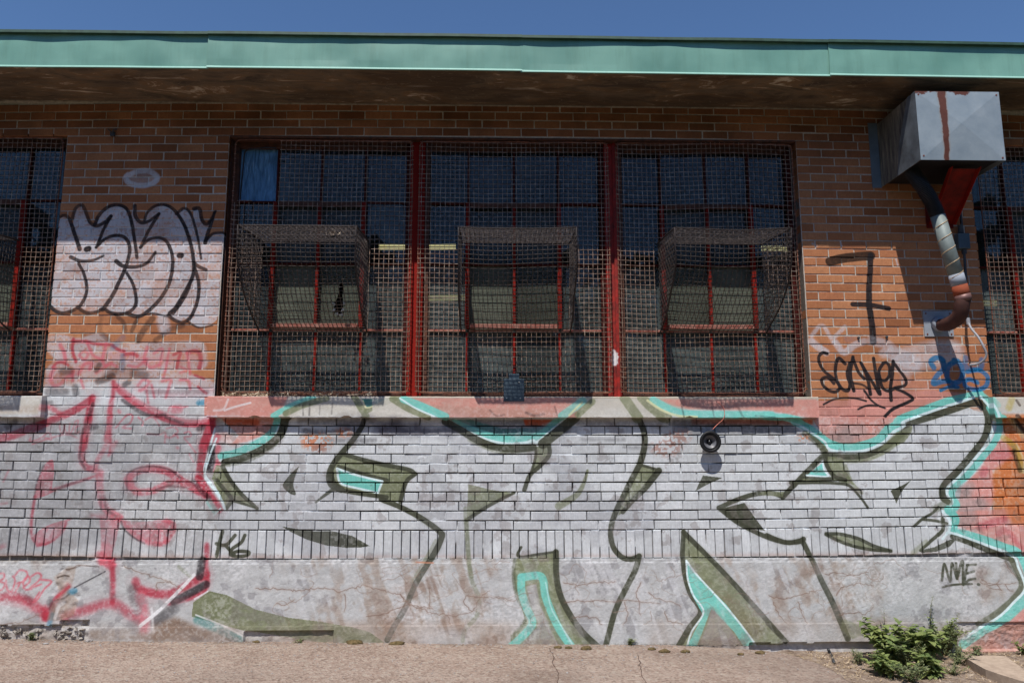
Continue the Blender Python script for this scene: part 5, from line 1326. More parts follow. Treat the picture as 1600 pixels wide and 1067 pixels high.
# ------------------------------------------------------------------ metal duct housing, bracket, pipe
x0, x1, z0, z1, yf = 6.518, 7.132, 2.800, 3.320, -.556
du = tag(empty('duct_housing', (6.82, -.28, z0)), 'galvanised metal duct box with a rust run down its front, under the eaves', 'duct')
m = MB(); cx, cz = (x0+x1)/2, (z0+z1)/2+.01; V = [(x0, yf, z0), (x1, yf, z0), (x1, yf, z1), (x0, yf, z1), (cx, yf-.02, cz)]
m.add(V, [(0, 1, 4), (1, 2, 4), (2, 3, 4), (3, 0, 4)]); m.build('front_panel', galv_front(x0, x1, z0, z1), du)
MB().box((x0, yf+.001, z0), (x0+.003, -.002, z1)).build('side_panel', M_GSIDE, du); MB().box((x1-.003, yf+.001, z0), (x1, -.002, z1)).build('side_panel', M_GALV, du)
MB().box((x0+.004, yf+.001, z1-.003), (x1-.004, -.002, z1)).build('top_panel', M_GALV, du); MB().box((x0+.004, yf+.001, z0+.03), (x1-.004, -.002, z0+.034)).build('underside_shade', M_BLACK, du)  # black plate stands for the shade inside the open-bottomed box
def atx(u, v, X): d = _inv((u-800)/FPX, (533.5-v)/FPX); return CAM+d*((X-CAM[0])/d[0])
q = [atx(u, v, x0-.003) for u, v in ((1417, 153), (1405, 228), (1402, 276))]
m = MB(); pp = [(x0-.0015, yf, z1), (x0-.0015, q[0][1], z1), (x0-.007, q[1][1], q[1][2]), (x0-.0015, q[2][1], z0), (x0-.0015, yf, z0)]
m.add(pp, [(0, 2, 1), (0, 4, 2), (4, 3, 2)]); m.build('overlapping_sheet', simple('grey_weathered_sheet', (112, 118, 124), .5, .25, .3, 9, (84, 88, 92)), du)
MB().box((6.446, -.006, 2.795), (x0-.001, -.0005, 3.33)).build('flange', simple('blue_grey_flange', (96, 110, 122), .6, .1, .2, 12), du)
for X, Z in ((x0+.022, z1-.025), (x1-.022, z1-.025), (x0+.022, z0+.03), (x1-.022, z0+.02)): MB().tube([(X, yf-.004, Z), (X, yf+.002, Z)], .0065, 8).build('screw', M_RSCREW, du)
# red bracket
br = tag(empty('support_bracket', (6.85, -.05, 2.45)), 'red painted steel channel bracket under the duct box', 'bracket')
T0, T1 = atz(1481, 264, 2.795), atz(1529, 262, 2.795); yb = -.004
yt = (T0[1]+T1[1])/2; B0, B1 = aty(1452, 350, yb), aty(1488, 355, yb)
bx0_, bx1_ = 6.72, 6.95
bx0_, bx1_ = float(B0[0]), float(B1[0]); tx0, tx1 = float(T0[0]), float(T1[0]); zb0 = float(B0[2])
m = MB(); th = .004
m.add([(bx0_, yb, zb0), (bx1_, yb, zb0), (tx1, yt, 2.79), (tx0, yt, 2.79), (bx0_, yb, zb0+.01), (bx1_, yb, zb0+.01), (tx1, yt+.008, 2.79), (tx0, yt+.008, 2.79)], [(0, 1, 2, 3), (7, 6, 5, 4), (0, 3, 7, 4), (1, 5, 6, 2)])
m.build('channel_web', M_RED_SHADE, br)
for xa, xb in ((bx0_, tx0), (bx1_, tx1)):
    m = MB(); w_ = .045
    m.add([(xa-.003, yb, zb0), (xb-.003, yt, 2.79), (xb-.003, yt-w_, 2.79), (xa-.003, yb-w_*.9, zb0-.02), (xa+.003, yb, zb0), (xb+.003, yt, 2.79), (xb+.003, yt-w_, 2.79), (xa+.003, yb-w_*.9, zb0-.02)],
          [(0, 3, 2, 1), (4, 5, 6, 7), (0, 1, 5, 4), (3, 7, 6, 2), (0, 4, 7, 3), (1, 2, 6, 5)]); m.build('channel_flange', M_RED, br)
W0, W1 = aty(1444, 310, -.004), aty(1490, 357, -.004); MB().box((W0[0], -.006, W1[2]), (W1[0], -.0008, W0[2]), .001).build('wall_plate', M_RED_SHADE, br)
# pipe
pi = tag(empty('vent_pipe', (6.9, -.2, 1.7)), 'vent pipe of ribbed black hose, grey spiral duct and rusty elbow', 'pipe')
P0 = atz(1424, 268, 2.81); y0p = float(P0[1]); print('hose y', y0p)
ds, de = aty(1465, 337, -.33), aty(1499, 447, -.30)
hs = smoothpts([P0, aty(1440, 290, (y0p-.33)/2-.03), aty(1456, 316, -.335), ds], 14)
m = MB(); RR = .052; arcl = 0; pts = []; rr = []
for i in range(len(hs)-1):
    for k in range(4):
        p = hs[i]+(hs[i+1]-hs[i])*k/4; pts.append(p); rr.append(RR-.003+.005*(1 if (i*4+k) % 4 < 2 else -.6))
m.tube(pts, rr, 20); m.build('ribbed_hose', M_HOSE, pi)
m = MB(); m.tube([ds+(ds-de)*-.0, de], RR*.98, 28); m.build('spiral_duct', M_DUCT, pi, True)
ax = Vector(de-ds); L = ax.length; ax.normalize(); e1 = ax.cross(Vector((0, 1, 0))).normalized(); e2 = ax.cross(e1)
m = MB(); hp = []
for k in range(0, 5*24+1): t = k/24; s_ = (t+.25)/5.6*L; a_ = 2*math.pi*t-1.2; hp.append(Vector(ds)+ax*s_+(e1*math.cos(a_)+e2*math.sin(a_))*(RR*.985))
m.tube(hp, .0028, 5); m.build('spiral_seam', M_SEAM, pi, True)
m = MB(); m.tube([Vector(de)-ax*.09, Vector(de)], RR*1.01, 24); m.build('pale_collar', M_PLATE, pi, True)
c1 = Vector(de)+ax*.008; c2 = Vector(de)+ax*.085; m = MB(); m.tube([Vector(de)-ax*.006, c2], RR*1.045, 24); m.build('rusty_band', M_RUST, pi, True)
m = MB(); m.tube([c2-ax*.02, c2+ax*.03], RR*1.07, 24); m.build('clamp', simple('dull_clamp', (112, 84, 80), .5, .3, .2, 20), pi, True)
ew = aty(1466, 507, -.01); el = [c2+ax*.01, aty(1503, 476, -.290), aty(1501, 489, -.265), aty(1494, 499, -.215), aty(1484, 505, -.15), aty(1475, 507.5, -.08), ew]
m = MB(); el = smoothpts(el, 5); m.tube(el, [RR*.99]*(len(el)-8)+[RR*.95-.001*k for k in range(8)], 24); m.build('elbow', M_RUSTD, pi, True)
m = MB(); m.tube([(ew[0], -.012, ew[2]), (ew[0]+.002, -.05, ew[2]+.004)], [.058, .050], 24); m.build('collar', M_PLATE, pi, True)
litter('peeling_tape', 9, lambda r: (ew[0]+.02+r.gauss(0, .02), -.085+r.gauss(0, .01), ew[2]-.05+r.gauss(0, .006)), .03, M_PLATE, 'torn pale tape peeling off the pipe elbow', 'tape', 8)
p0, p1 = aty(1445, 526, -.004), aty(1487, 486, -.004)
wp = tag(empty('wall_plate', ((p0[0]+p1[0])/2, 0, p0[2])), 'square pale metal plate where the rusty elbow enters the wall', 'metal plate')
MB().box((p0[0], -.007, p0[2]), (p1[0], -.0012, p1[2]), .0015).build('plate', M_PLATE, wp)
for X in (p0[0]+.02, p1[0]-.02):
    for Z in (p0[2]+.02, p1[2]-.02): MB().tube([(X, -.011, Z), (X, -.004, Z)], .006, 8).build('screw', M_RSCREW, wp)
# conduit, switch box and loose cable
co = tag(empty('conduit', (7.1, -.04, 2.2)), 'dark vertical conduit with a small switch box beside the pipe', 'conduit')
c_top = aty(1497, 300, -.04); cxm = aty(1505, 376, -.04); c_bot = aty(1512, 500, -.07)
MB().tube(smoothpts([c_top, cxm, aty(1510, 450, -.05), c_bot], 5), .010, 8).build('tube', M_CONDUIT, co, True)
a, b = aty(1497, 389, -.05), aty(1513, 365, -.05); MB().box((a[0], -.065, a[2]), (b[0], -.012, b[2]), .004).build('switch_box', M_EBOX, co)
MB().tube([aty(1506, 391, -.04), aty(1507, 397, -.04)], .018, 10).build('gland', M_CONDUIT, co); MB().tube([aty(1500, 352, -.04), aty(1501, 364, -.04)], .018, 10).build('gland', M_CONDUIT, co)
MB().tube([aty(1512, 497, -.07), aty(1513.5, 507, -.075)], .014, 10).build('gland', M_CABLE, co)
cb = [aty(u, v, y) for u, v, y in ((1513, 504, -.075), (1518, 514, -.11), (1528, 526, -.16), (1536, 540, -.19), (1541, 553, -.19), (1537, 563, -.17), (1527, 568.5, -.13), (1515, 570, -.09))]
ca = tag(empty('cable', tuple(cb[0])), 'grey flexible cable curling from the conduit over the blue digits', 'cable')
cs = smoothpts(cb, 6); MB().tube(cs, .0085, 8).build('sheath', M_CABLE, ca, True); MB().tube([cb[-1], cb[-1]+np.array([-.004, -.01, .02]), cb[-1]+np.array([.001, -.015, .04])], .003, 5).build('bare_end', M_RSCREW, ca)

# ------------------------------------------------------------------ slate box on the sill, speaker, wires, hook
a, b = aty(787, 625, -.055), aty(819, 592, -.055)
eb = tag(empty('electrical_box', ((a[0]+b[0])/2, -.03, 1.155)), 'slate-grey electrical box standing on the pink sill', 'electrical box')
MB().box((a[0], -.062, 1.118), (b[0], .005, b[2]), .003).build('body', M_EBOX, eb)
c0, c1 = aty(795, 592, -.02), aty(811, 584, -.02); MB().box((c0[0], -.03, b[2]), (c1[0], .0, c1[2]), .002).build('connector', M_EBOX, eb)
for u, v in ((792, 622), (813, 622), (811, 597)): p = aty(u, v, -.063); MB().tube([(p[0], -.067, p[2]), (p[0], -.061, p[2])], .0045, 8).build('screw', M_SCREW, eb)
sc = aty(1110, 690, -.075); Rs = .079
spk = tag(empty('loudspeaker', (float(sc[0]), 0, float(sc[2]))), 'round black loudspeaker driver mounted on the grey painted bricks', 'loudspeaker')
def lathe(name, prof, mat, parent, c, n=40):
    m = MB(); k = len(prof)
    vs = [(c[0]+r_*math.cos(2*math.pi*i/n), y_, c[2]+r_*math.sin(2*math.pi*i/n)) for i in range(n) for r_, y_ in prof]
    fs = [(i*k+j, i*k+j+1, ((i+1) % n)*k+j+1, ((i+1) % n)*k+j) for i in range(n) for j in range(k-1)]
    return m.add(vs, fs).build(name, mat, parent, True)
lathe('flange', [(.056, -.070), (.058, -.080), (.062, -.083), (.074, -.083), (.079, -.078), (.079, -.072), (.070, -.068)], M_RUBBER, spk, sc)
lathe('surround', [(.046, -.066), (.049, -.076), (.053, -.078), (.0565, -.073)], M_RUBBER, spk, sc)
lathe('cone', [(.018, -.040), (.030, -.052), (.040, -.062), (.0465, -.067)], M_CONE, spk, sc)
lathe('dust_cap', [(.0001, -.060), (.008, -.058), (.015, -.051), (.020, -.041)], M_DOME, spk, sc)
lathe('chassis', [(.070, -.068), (.050, -.035), (.035, -.022), (.035, -.001), (.0001, -.001)], M_BLACK, spk, sc)
wr = [aty(u, v, y) for u, v, y in ((1052, 627, -.02), (1075, 625.5, -.03), (1098, 624.5, -.04), (1118, 627, -.055), (1129, 634, -.064), (1132, 643, -.066), (1130.5, 654, -.064), (1122, 662, -.05), (1113, 671, -.05))]
tag(MB().tube(smoothpts(wr, 6), .0022, 5).build('wire', M_COPPER, None, True), 'thin pink copper wire running over the sill to the loudspeaker', 'wire')
h = aty(176, 209, -.01); hk = tag(empty('wall_hook', tuple(h)), 'small rusted black hook high on the brick pier', 'hook')
MB().box((h[0]-.018, -.02, h[2]-.022), (h[0]+.018, .0, h[2]+.014), .004).build('stub', M_CONDUIT, hk); MB().tube([(h[0]-.004, -.02, h[2]), (h[0]+.02, -.035, h[2]+.022), (h[0]+.042, -.03, h[2]+.028)], .005, 6).build('prong', M_CONDUIT, hk)
MB().tube([(h[0]-.008, -.02, h[2]+.01), (h[0]-.03, -.03, h[2]+.026)], .004, 6).build('prong', M_CONDUIT, hk)
for k, (u, v) in enumerate(((1341, 528), (1385, 527))):
    p = aty(u, v, 0); tag(MB().tube([(p[0], -.012, p[2]), (p[0], .002, p[2])], .009, 8).build('wall_bolt', M_CONDUIT), ('black bolt below the black numeral seven, nearer the window', 'black bolt right of the stem of the numeral seven')[k], 'bolt', 'bolts on the brick pier')

# ------------------------------------------------------------------ ground
def paving_mat():
    t = NT('worn_aggregate_concrete'); f = t.noise(3.0, 6, .6); c = t.ramp(f, [(.3, lin((159, 136, 121), .53)), (.5, lin((180, 157, 142), .53)), (.7, lin((195, 174, 159), .53))])
    v = t.n('ShaderNodeTexVoronoi'); v.inputs['Scale'].default_value = 70; v.inputs['Randomness'].default_value = 1; t.l(t.pos, v.inputs['Vector'])
    rc = t.n('ShaderNodeSeparateColor'); t.l(v.outputs['Color'], rc.inputs[0])
    c = t.mix(t.rng(rc.outputs[0], .35, 1, 0, .7), c, lin((206, 190, 176), .50)); c = t.mix(t.rng(rc.outputs[1], .5, 1, 0, .65), c, lin((128, 106, 94), .50))
    v2 = t.n('ShaderNodeTexVoronoi'); v2.inputs['Scale'].default_value = 38; t.l(t.pos, v2.inputs['Vector']); r2 = t.n('ShaderNodeSeparateColor'); t.l(v2.outputs['Color'], r2.inputs[0]); c = t.mix(t.rng(r2.outputs[2], .8, .95, 0, .5), c, lin((210, 196, 180), .50))
    d = t.noise(1.2, 5, .65); c = t.mix(t.rng(d, .55, .7, 0, .35), c, lin((134, 118, 108), .50))
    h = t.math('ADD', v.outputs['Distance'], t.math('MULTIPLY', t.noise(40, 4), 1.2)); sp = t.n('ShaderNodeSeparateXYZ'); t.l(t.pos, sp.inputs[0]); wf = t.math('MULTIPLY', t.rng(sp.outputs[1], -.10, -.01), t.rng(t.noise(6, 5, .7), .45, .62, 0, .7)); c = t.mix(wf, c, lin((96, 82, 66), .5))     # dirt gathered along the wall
    t.bump(h, .9, .008); return t.fin(c, .92, 0, .15)
M_PAVE = paving_mat()
def soil_mat():
    t = NT('dry_soil'); f = t.noise(14, 7, .7); c = t.ramp(f, [(.3, lin((112, 94, 80), .68)), (.5, lin((158, 138, 122), .68)), (.7, lin((196, 180, 164), .68))])
    t.bump(t.noise(60, 6, .75), 1, .02); return t.fin(c, .95)
M_SOIL = soil_mat()
tag(MB().add([(-600, -600, -.80), (600, -600, -.80), (600, 600, -.80), (-600, 600, -.80)], [(0, 1, 2, 3)]).build('ground', simple('weedy_ground', (70, 74, 50), .95, 0, .5, 1.2, (60, 56, 44))), kind='structure')
# trees across the lot, behind the camera: they stand in the window reflections and hide the low sky from the wall
r = random.Random(31); m = MB()
for i in range(46):
    cx_, cy_, rad = -34+i*1.62+r.uniform(-.5, .5), -17+r.uniform(-2.5, 2.5), r.uniform(1.9, 3.1); ct = r.uniform(3.4, 4.9)
    m.tube([(cx_, cy_, -.8), (cx_+r.uniform(-.3, .3), cy_, ct)], [.2, .1], 6)
    for k in range(150):
        v = Vector((r.gauss(0, 1), r.gauss(0, 1), r.gauss(0, 1))).normalized()*rad*r.uniform(.55, 1.05); v.z *= 1.25; p = Vector((cx_, cy_, ct))+v
        if p.z < -.6: continue
        a = Vector((r.gauss(0, 1), r.gauss(0, 1), r.gauss(0, 1))).normalized()*r.uniform(.35, .75); b = a.cross(Vector((r.gauss(0, 1), r.gauss(0, 1), r.gauss(0, 1)))).normalized()*r.uniform(.3, .6)
        m.add([p-a, p-b*.8, p+a, p+b], [(0, 1, 2, 3)])
tag(m.build('treeline', simple('dark_foliage', (46, 60, 34), .8, 0, .5, 3, (28, 38, 24))), 'dark leafy trees across the lot facing the wall', 'trees', kind='stuff')
ep = [atz(u, v, -.59) for u, v in ((1150, 1010), (1200, 1013), (1240, 1020), (1275, 1030), (1305, 1043), (1330, 1060), (1345, 1072))]
ys = [-float(p[1]) for p in ep]; xs = [float(p[0]) for p in ep]; print('edge', [(round(a, 2), round(b, 2)) for a, b in zip(xs, ys)])
ys = [0.0]+[max(.004*(i+1), y) for i, y in enumerate(ys)]+[1.6, 2.6, 3.4]; xs = [xs[0]-.5]+xs+[xs[-1]+.12, xs[-1]+.4, xs[-1]+.7]
def xe(d): return float(np.interp(d, ys, xs))+.012*MN.noise((d*14, 1, 1))
rowsd = [-.06]+[i*.02 for i in range(0, 60)]+[1.25+i*.1 for i in range(20)]+[3.3]
colsx = [0, .25, .5, .7]+[.7+.3*i/220 for i in range(1, 221)]
vs = []; fs = []
for d in rowsd:
    e = xe(max(0, d)) if d >= 0 else xe(0)
    for s in colsx: X = -14+s*(e+14); vs.append((X, -d, gz(min(max(X, -2), 8))+.003*MN.noise((X*2, d*2, 0))+.0015*MN.noise((X*9, d*9, 1))-(.006 if s == 1 else 0)-.004*min(1, max(0, d))))
nc = len(colsx)
for j in range(len(rowsd)-1):
    for i in range(nc-1): a = j*nc+i; fs.append((a, a+nc, a+nc+1, a+1))
n0 = len(vs)
for j in range(len(rowsd)): v = vs[j*nc+nc-1]; vs.append((v[0]+.012, v[1], v[2]-.14))
for j in range(len(rowsd)-1): fs.append((j*nc+nc-1, (j+1)*nc+nc-1, n0+j+1, n0+j))
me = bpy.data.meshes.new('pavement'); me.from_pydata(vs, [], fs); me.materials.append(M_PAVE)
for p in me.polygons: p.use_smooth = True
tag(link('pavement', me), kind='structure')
# soil patch
def sz(X, Y): return -.655+.02*MN.noise((X*2.2, Y*2.2, 3))+.010*MN.noise((X*8, Y*8, 5))+.004*MN.noise((X*26, Y*26, 5))-.025*min(1, abs(Y))
vs = []; fs = []; NX, NY = 190, 110; X0, X1, Y0, Y1 = 4.9, 9.4, -2.6, .03
for j in range(NY+1):
    for i in range(NX+1): X = X0+(X1-X0)*i/NX; Y = Y0+(Y1-Y0)*j/NY; vs.append((X, Y, sz(X, Y)))
for j in range(NY):
    for i in range(NX): a = j*(NX+1)+i; fs.append((a, a+1, a+NX+2, a+NX+1))
me = bpy.data.meshes.new('soil'); me.from_pydata(vs, [], fs); me.materials.append(M_SOIL); tag(link('soil', me), kind='structure')
# broken slab fragment at the right
sl_ = [atz(u, v, -.625) for u, v in ((1508, 1029), (1540, 1026), (1572, 1027), (1592, 1042), (1612, 1058), (1650, 1078), (1602, 1068), (1566, 1057), (1540, 1048), (1522, 1038))]
m = MB(); k = len(sl_); m.add([(p[0], p[1], -.614) for p in sl_]+[(p[0], p[1], -.74) for p in sl_], [tuple(range(k))[::-1]]+[(i, (i+1) % k, k+(i+1) % k, k+i) for i in range(k)])
bm = bmesh.new(); o_ = m.build('concrete_slab', simple('pale_concrete_fragment', (158, 142, 126), .9, 0, .15, 30, (138, 122, 108), .15, .6, 90)); bm.from_mesh(o_.data); bmesh.ops.recalc_face_normals(bm, faces=bm.faces); bm.to_mesh(o_.data); bm.free(); tag(o_, 'broken flat piece of concrete lying in the soil past the weeds', 'concrete slab')
# cracks across the paving
M_CRACK = simple('dark_crack', (84, 66, 58), .95, 0, .3, 40)
for pts_, lb in ((((858, 1011), (866, 1026), (863, 1034), (873, 1050), (870, 1066), (872, 1085)), 'dark crack in the paving below the teal-edged triangle'), (((995, 1020), (1000, 1036), (1001, 1050), (1012, 1066), (1020, 1085)), 'thin crack in the paving ending in a weed tuft')):
    m = MB(); P = []
    for a, b in zip(pts_, pts_[1:]):
        A, B = atz(*a, -.583), atz(*b, -.583)
        for t in np.linspace(0, 1, 6)[:-1]: q_ = A+(B-A)*t; P.append((q_[0]+rnd.gauss(0, .004), q_[1]))
    for i in range(len(P)-1):
        w = .0022*rnd.uniform(.5, 1.3); (ax_, ay_), (bx_, by_) = P[i], P[i+1]; za, zb2 = gz(ax_)+.0065, gz(bx_)+.0065
        za -= .004*min(1, -ay_); zb2 -= .004*min(1, -by_)
        m.add([(ax_-w, ay_, za-.003), (ax_+w, ay_, za-.003), (bx_+w, by_, zb2-.003), (bx_-w, by_, zb2-.003)], [(0, 3, 2, 1)])
    tag(m.build('paving_crack', M_CRACK), lb, 'crack')
# moss clumps and pebbles
M_MOSS = simple('brown_moss', (104, 88, 62), .95, 0, .5, 60, (66, 58, 36), .2, 1, 150)
M_CHIP = simple('grey_stone_chip', (150, 148, 146), .8, 0, .3, 30, (118, 112, 110))
def blob(name, c, sx, sy, szz, mat, seed, sub=2, rough=.3):
    bm = bmesh.new(); bmesh.ops.create_icosphere(bm, subdivisions=sub, radius=1)
    for v in bm.verts:
        n = 1+rough*MN.noise((v.co*1.7+Vector((seed, 0, 0))))+rough*.5*MN.noise(v.co*4+Vector((0, seed, 0))); v.co = Vector((v.co.x*sx*n, v.co.y*sy*n, v.co.z*szz*n))+Vector(c)
    me = bpy.data.meshes.new(name); bm.to_mesh(me); bm.free(); me.materials.append(mat)
    if sub > 1: me.polygons.foreach_set('use_smooth', [True]*len(me.polygons))
    return link(name, me)
MS = [(872, 1011, .030, 'first small moss pad below the teal triangle'), (888, 1011.5, .028, 'second small moss pad below the teal triangle'), (916, 1012.5, .042, 'flat moss pad between the teal triangle and the weed tuft'), (1018, 1012, .030, 'moss pad just right of the weed tuft'), (1038, 1015.5, .040, 'largest round moss pad against the wall foot'),
      (1071, 1015.5, .034, 'moss pad below the left leg of the last teal figure'), (1157, 1018.5, .024, 'small round moss ball on the paving'), (1188, 1016.5, .036, 'flat greenish moss pad at the paving end'), (555, 1005.5, .062, 'broad moss pad under the green painted base'), (620, 1008.5, .052, 'broad moss pad with white crumbs'), (411, 1000, .026, 'tiny moss pad below the chipped base corner'), (12, 997, .036, 'orange-brown moss pad at the picture edge')]
for i, (u, v, s_, lb) in enumerate(MS):
    p = atz(u, v-1, -.58); q_ = (p[0], min(p[1], -.012-.25*s_), gz(p[0])+.003); tag(blob('moss_pad', q_, s_, s_*.6, s_*.42, M_MOSS, i*3.1), lb, 'moss', 'moss pads along the foot of the wall')
PB = [(108, 984, .022, 'flat grey chip, leftmost of the chip group'), (111, 987, .030, 'largest flat grey stone chip of the group'), (119, 986, .022, 'bluish chip right of the largest chip'), (101, 984, .018, 'pale small chip left of the largest chip'), (91, 983, .022, 'brownish chip left of the chip group'), (139, 992, .028, 'lone long flat chip right of the group'), (71, 998, .024, 'lone chip nearer the camera'), (60, 979.5, .020, 'small chip nearest the rubble'), (33, 1000, .014, 'tiny chip near the picture corner')]
for i, (u, v, s_, lb) in enumerate(PB):
    v += 22; p = atz(u, v-13, -.545); tag(blob('stone_chip', (p[0], p[1], gz(p[0])+.004), s_, s_*.75, s_*.28, M_CHIP, i*2.3, 1, .5), lb, 'stone', 'stone chips on the paving')
r = random.Random(11); m = MB()
for i in range(1500):
    X = r.uniform(-.6, 6.2); d = abs(r.gauss(0, .5 if i % 3 else .04))+.02; s_ = r.uniform(.0018, .006)*(1.6 if i % 37 == 0 else 1)
    if X > xe(d)-.05: continue
    z_ = gz(X)+.001-.004*min(1, d); p = Vector((X, -d, z_)); m.add([p+Vector((-s_, 0, 0)), p+Vector((0, -s_*.8, 0)), p+Vector((s_, s_*.2, 0)), p+Vector((0, s_, 0)), p+Vector((0, 0, s_*.9))], [(0, 1, 4), (1, 2, 4), (2, 3, 4), (3, 0, 4)])
tag(m.build('gravel', M_CHIP), 'tiny grit scattered over the paving', 'gravel', kind='stuff')
# rubble in the hollow at the wall foot
r = random.Random(4); RB = MB()
for i in range(60):
    u, v = r.uniform(2, 138), r.uniform(981, 996); p = aty(u, v, .02); s_ = r.uniform(.006, .026)
    bm = bmesh.new(); bmesh.ops.create_icosphere(bm, subdivisions=1, radius=s_)
    for q_ in bm.verts: q_.co = q_.co*(1+.5*MN.noise(q_.co*60+Vector((i, 0, 0))))+Vector((p[0], .01+r.uniform(-.02, .04), max(p[2], gz(p[0])+.005)))
    bm.verts.index_update(); RB.add([q_.co[:] for q_ in bm.verts], [tuple(q.index for q in f_.verts) for f_ in bm.faces]); bm.free()
tag(RB.build('rubble', M_RUBBLE), 'crumbled concrete rubble in the hollow under the red scribbled base', 'rubble', kind='stuff')

# ------------------------------------------------------------------ weeds
def leaf_mat(name, c1, c2):
    t = NT(name); oi = t.geo.outputs['Random Per Island']; c = t.mix(oi, lin(c1, .9), lin(c2, .9)); f = t.noise(90, 3); c = t.mix(t.rng(f, .4, .7, 0, .3), c, lin((70, 84, 40)))
    t.b.inputs['Subsurface Weight'].default_value = 0; tr = t.n('ShaderNodeBsdfTranslucent'); t.l(c, tr.inputs[0]); mx = t.n('ShaderNodeMixShader'); mx.inputs[0].default_value = .35
    t.fin(c, .55, 0, .4); t.l(t.b.outputs[0], mx.inputs[1]); t.l(tr.outputs[0], mx.inputs[2]); t.l(mx.outputs[0], t.out.inputs[0]); return t.m
M_LEAF = leaf_mat('weed_leaf', (100, 120, 70), (152, 160, 98)); M_LEAFS = leaf_mat('fine_leaf', (98, 114, 78), (144, 148, 110)); M_STEM = simple('weed_stem', (110, 116, 70), .7, 0, .4, 30, (96, 80, 56))
def leaf(m, p, d, up_, L, W, r, serr=True):
    d = Vector(d).normalized(); s = d.cross(Vector(up_)); s = s.normalized() if s.length > .01 else Vector((1, 0, 0)); n = s.cross(d); dr = r.uniform(.1, .5)
    prof = [(0, .05), (.12, .55), (.3, .95), (.5, .85), (.75, .5), (1, .03)] if serr else [(0, .1), (.3, .8), (.7, .7), (1, .05)]
    vs = []
    for t, w in prof:
        c = Vector(p)+d*(L*t)-n*(L*dr*t*t); ww = W*w*r.uniform(.85, 1.15); vs += [c-s*ww+n*ww*.3, c, c+s*ww+n*ww*.3]
    k = len(prof); m.add(vs, [q for i in range(k-1) for q in ((i*3, i*3+1, i*3+4, i*3+3), (i*3+1, i*3+2, i*3+5, i*3+4))])
def weed(base, hgt, nst, spread, Lf, label, seed, fine=False, lean=(0, 0), dens=7):
    hgt *= 1.25 if base[0] > 5.5 else 1; spread *= 1.15
    r = random.Random(seed); w = tag(empty('weed_plant', base), label, 'weed', 'weeds at the foot of the wall'); ms, ml = MB(), MB(); b = Vector(base)
    for i in range(nst):
        a = r.uniform(0, 6.28); sp_ = r.uniform(.2, 1)*spread; H = hgt*r.uniform(.55, 1.05); tip = b+Vector((math.cos(a)*sp_+lean[0]*H, min(.0, 0)+(-abs(math.sin(a))*sp_ if base[1] > -.12 else math.sin(a)*sp_)+lean[1]*H, H))
        mid = b+(tip-b)*.5+Vector((r.gauss(0, .01), r.gauss(0, .01), H*.15)); P = smoothpts([b+Vector((r.gauss(0, .012), r.gauss(0, .008), 0)), mid, tip], 5)
        ms.tube(P, [.0026-.0018*k/len(P) for k in range(len(P))], 4)
        for k in range(2, len(P)):
            for q_ in range(dens if fine else max(1, dens//3)):
                aa = r.uniform(0, 6.28); d = Vector((math.cos(aa), math.sin(aa)*.8-.15, r.uniform(-.2, .7))); s_ = r.uniform(.5, 1.2)*(1.1-.6*k/len(P))
                pt = Vector(P[k])+Vector((r.gauss(0, .004), r.gauss(0, .004), r.gauss(0, .006)))
                leaf(ml, pt, d, (0, 0, 1), Lf*s_, Lf*s_*(.22 if fine else .42), r, not fine)
    ms.build('stem', M_STEM, w); tag(ml.build('foliage', M_LEAFS if fine else M_LEAF, w), kind='stuff'); return w
def gp(u, v): p = atz(u, v, -.655); return (float(p[0]), min(float(p[1]), -.045), sz(float(p[0]), min(float(p[1]), -.045)))
weed(gp(1398, 1035), .22, 20, .17, .092, 'broad-leaved bright green weed nearest the paving edge', 1, dens=8)
weed(gp(1440, 1030), .19, 20, .17, .096, 'broad-leaved weed in the middle of the clump', 2, dens=8)
weed(gp(1455, 1052), .10, 12, .12, .086, 'low broad-leaved weed closest to the camera', 3, dens=8)
weed(gp(1475, 1022), .18, 14, .15, .032, 'feathery fine-leaved weed right of the clump', 4, True, dens=5)
weed(gp(1415, 1040), .14, 16, .16, .026, 'fine-leaved weed tangled through the clump', 5, True, dens=6)
weed(gp(1368, 1012), .30, 2, .03, .028, 'single tall thin stem left of the clump', 6, True, (-.05, 0), 2)
weed(gp(1446, 1014), .30, 3, .04, .026, 'tall thin upright stems rising behind the clump', 7, True, (.02, 0), 3)
weed(gp(1478, 1018), .22, 4, .07, .030, 'stems leaning toward the pink base', 8, True, (.30, 0), 3)
weed(gp(1342, 1034), .085, 8, .07, .022, 'small grey-green weed by the paving corner', 9, True, dens=6)
weed(gp(1385, 1050), .11, 12, .13, .074, 'low leafy weed spilling toward the paving', 16, dens=8)
weed(gp(1425, 1062), .09, 12, .14, .030, 'low fine weed at the front of the clump', 17, True, dens=5)
weed(gp(1500, 1035), .10, 12, .14, .028, 'fine grey-green weed before the flat broken slab', 18, True, dens=5)
weed(gp(1462, 1012), .20, 12, .13, .046, 'taller leafy weed against the wall behind the clump', 19, dens=7)
weed(gp(1527, 1022), .05, 5, .03, .026, 'tiny weed tuft before the pink base', 10, True, dens=4)
weed(gp(1600, 1024), .07, 6, .05, .030, 'green tuft at the picture edge', 11, dens=6)
weed(gp(1490, 1050), .05, 10, .14, .020, 'creeping low weed in the dry litter', 12, True, dens=4)
p = atz(990, 1013, -.585); weed((float(p[0]), -.02, gz(p[0])), .045, 7, .04, .018, 'dry weed tuft growing from the paving crack', 13, True, dens=3)
p = atz(76, 991, -.545); weed((float(p[0]), -.02, gz(p[0])), .055, 7, .03, .022, 'small green weed in the rubble hollow', 14, True, dens=4)
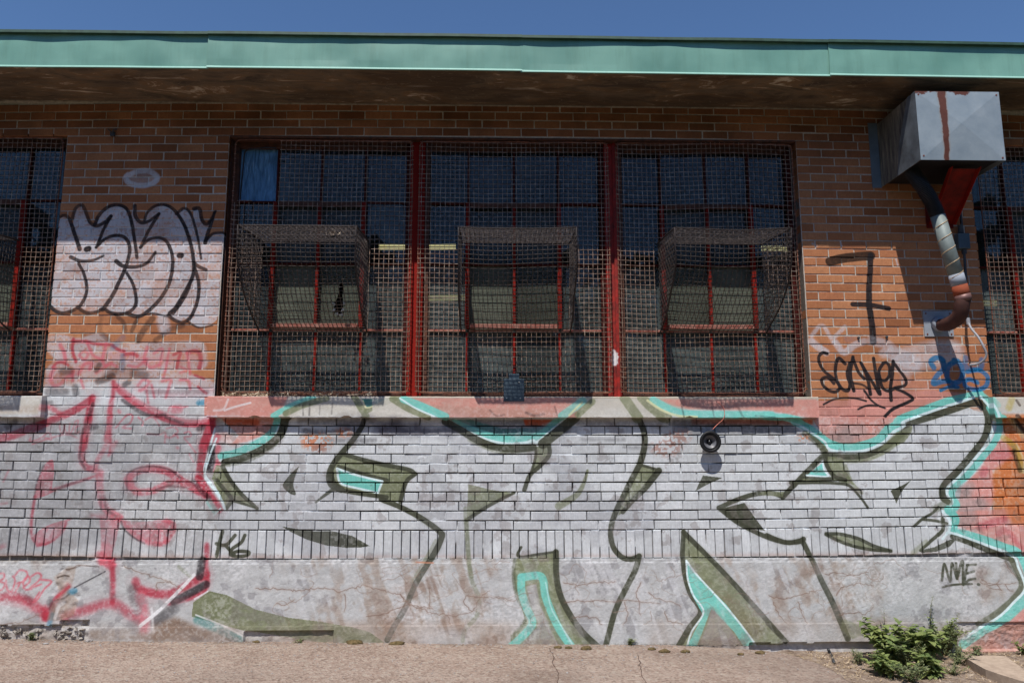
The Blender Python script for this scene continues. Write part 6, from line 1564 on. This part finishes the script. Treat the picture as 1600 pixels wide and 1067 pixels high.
p = atz(469, 1001, -.57); weed((float(p[0]), -.015, gz(p[0])), .025, 4, .015, .018, 'tiny sprout under the green painted base', 15, True, dens=2)
# dry grass, twigs and litter on the soil
r = random.Random(21); m = MB()
for i in range(5200):
    X = r.uniform(5.55, 8.6); Y = -abs(r.gauss(0, .55))-.02
    if X < xe(-Y)+.02: continue
    z_ = sz(X, Y); a = r.uniform(0, 6.28); L_ = r.uniform(.015, .06); w = .0011; d = Vector((math.cos(a), math.sin(a), r.uniform(-.05, .45))).normalized(); s = Vector((-d.y, d.x, 0))*w
    p = Vector((X, Y, z_+.003)); m.add([p-s, p+s, p+d*L_*.6+s, p+d*L_*.6-s, p+d*L_+Vector((0, 0, -.004))], [(0, 1, 2, 3), (3, 2, 4)])
tag(m.build('dry_grass', simple('straw', (186, 166, 132), .8, 0, .5, 50, (120, 96, 72))), 'dry straw and stems lying on the soil', 'dry grass', kind='stuff')
litter('leaf_litter', 1100, lambda r: (lambda X, Y: (X, Y, sz(X, Y)+.004) if X > xe(-Y)+.02 else (7.0, -.4, sz(7.0, -.4)+.004))(r.uniform(5.7, 8.4), -abs(r.gauss(0, .5))-.02), .013, M_LEAFP, 'pale brown leaf crumbs over the bare soil', 'leaves', 6)
# grass line against the wall foot
m = MB()
for i in range(260):
    X = r.choice([r.gauss(5.0, .3), r.gauss(4.75, .12), r.uniform(4.0, 5.6)]); a = r.uniform(0, 6.28); L_ = r.uniform(.01, .05); d = Vector((math.cos(a), -abs(math.sin(a))*.5, r.uniform(.1, .7))).normalized(); s = Vector((-d.y, d.x, 0))*.001; p = Vector((X, -.018, gz(X)+.002)); m.add([p-s, p+s, p+d*L_], [(0, 1, 2)])
tag(m.build('dry_grass', M_STEM), 'thin line of grass blades along the wall foot', 'grass', kind='stuff')
p = aty(1297, 1018, -.05); q_ = atz(1303, 1030, -.64); tag(MB().tube(smoothpts([(p[0]-.012, -.045, p[2]+.02), (p[0]+.002, -.06, p[2]-.02), (q_[0], q_[1], -.66)], 5), .010, 8).build('pipe_stub', M_CONDUIT, None, True), 'short curved dark pipe stub poking from the soil by the wall', 'pipe')
print('bricks', nb[0], 'objects', len(S.objects))
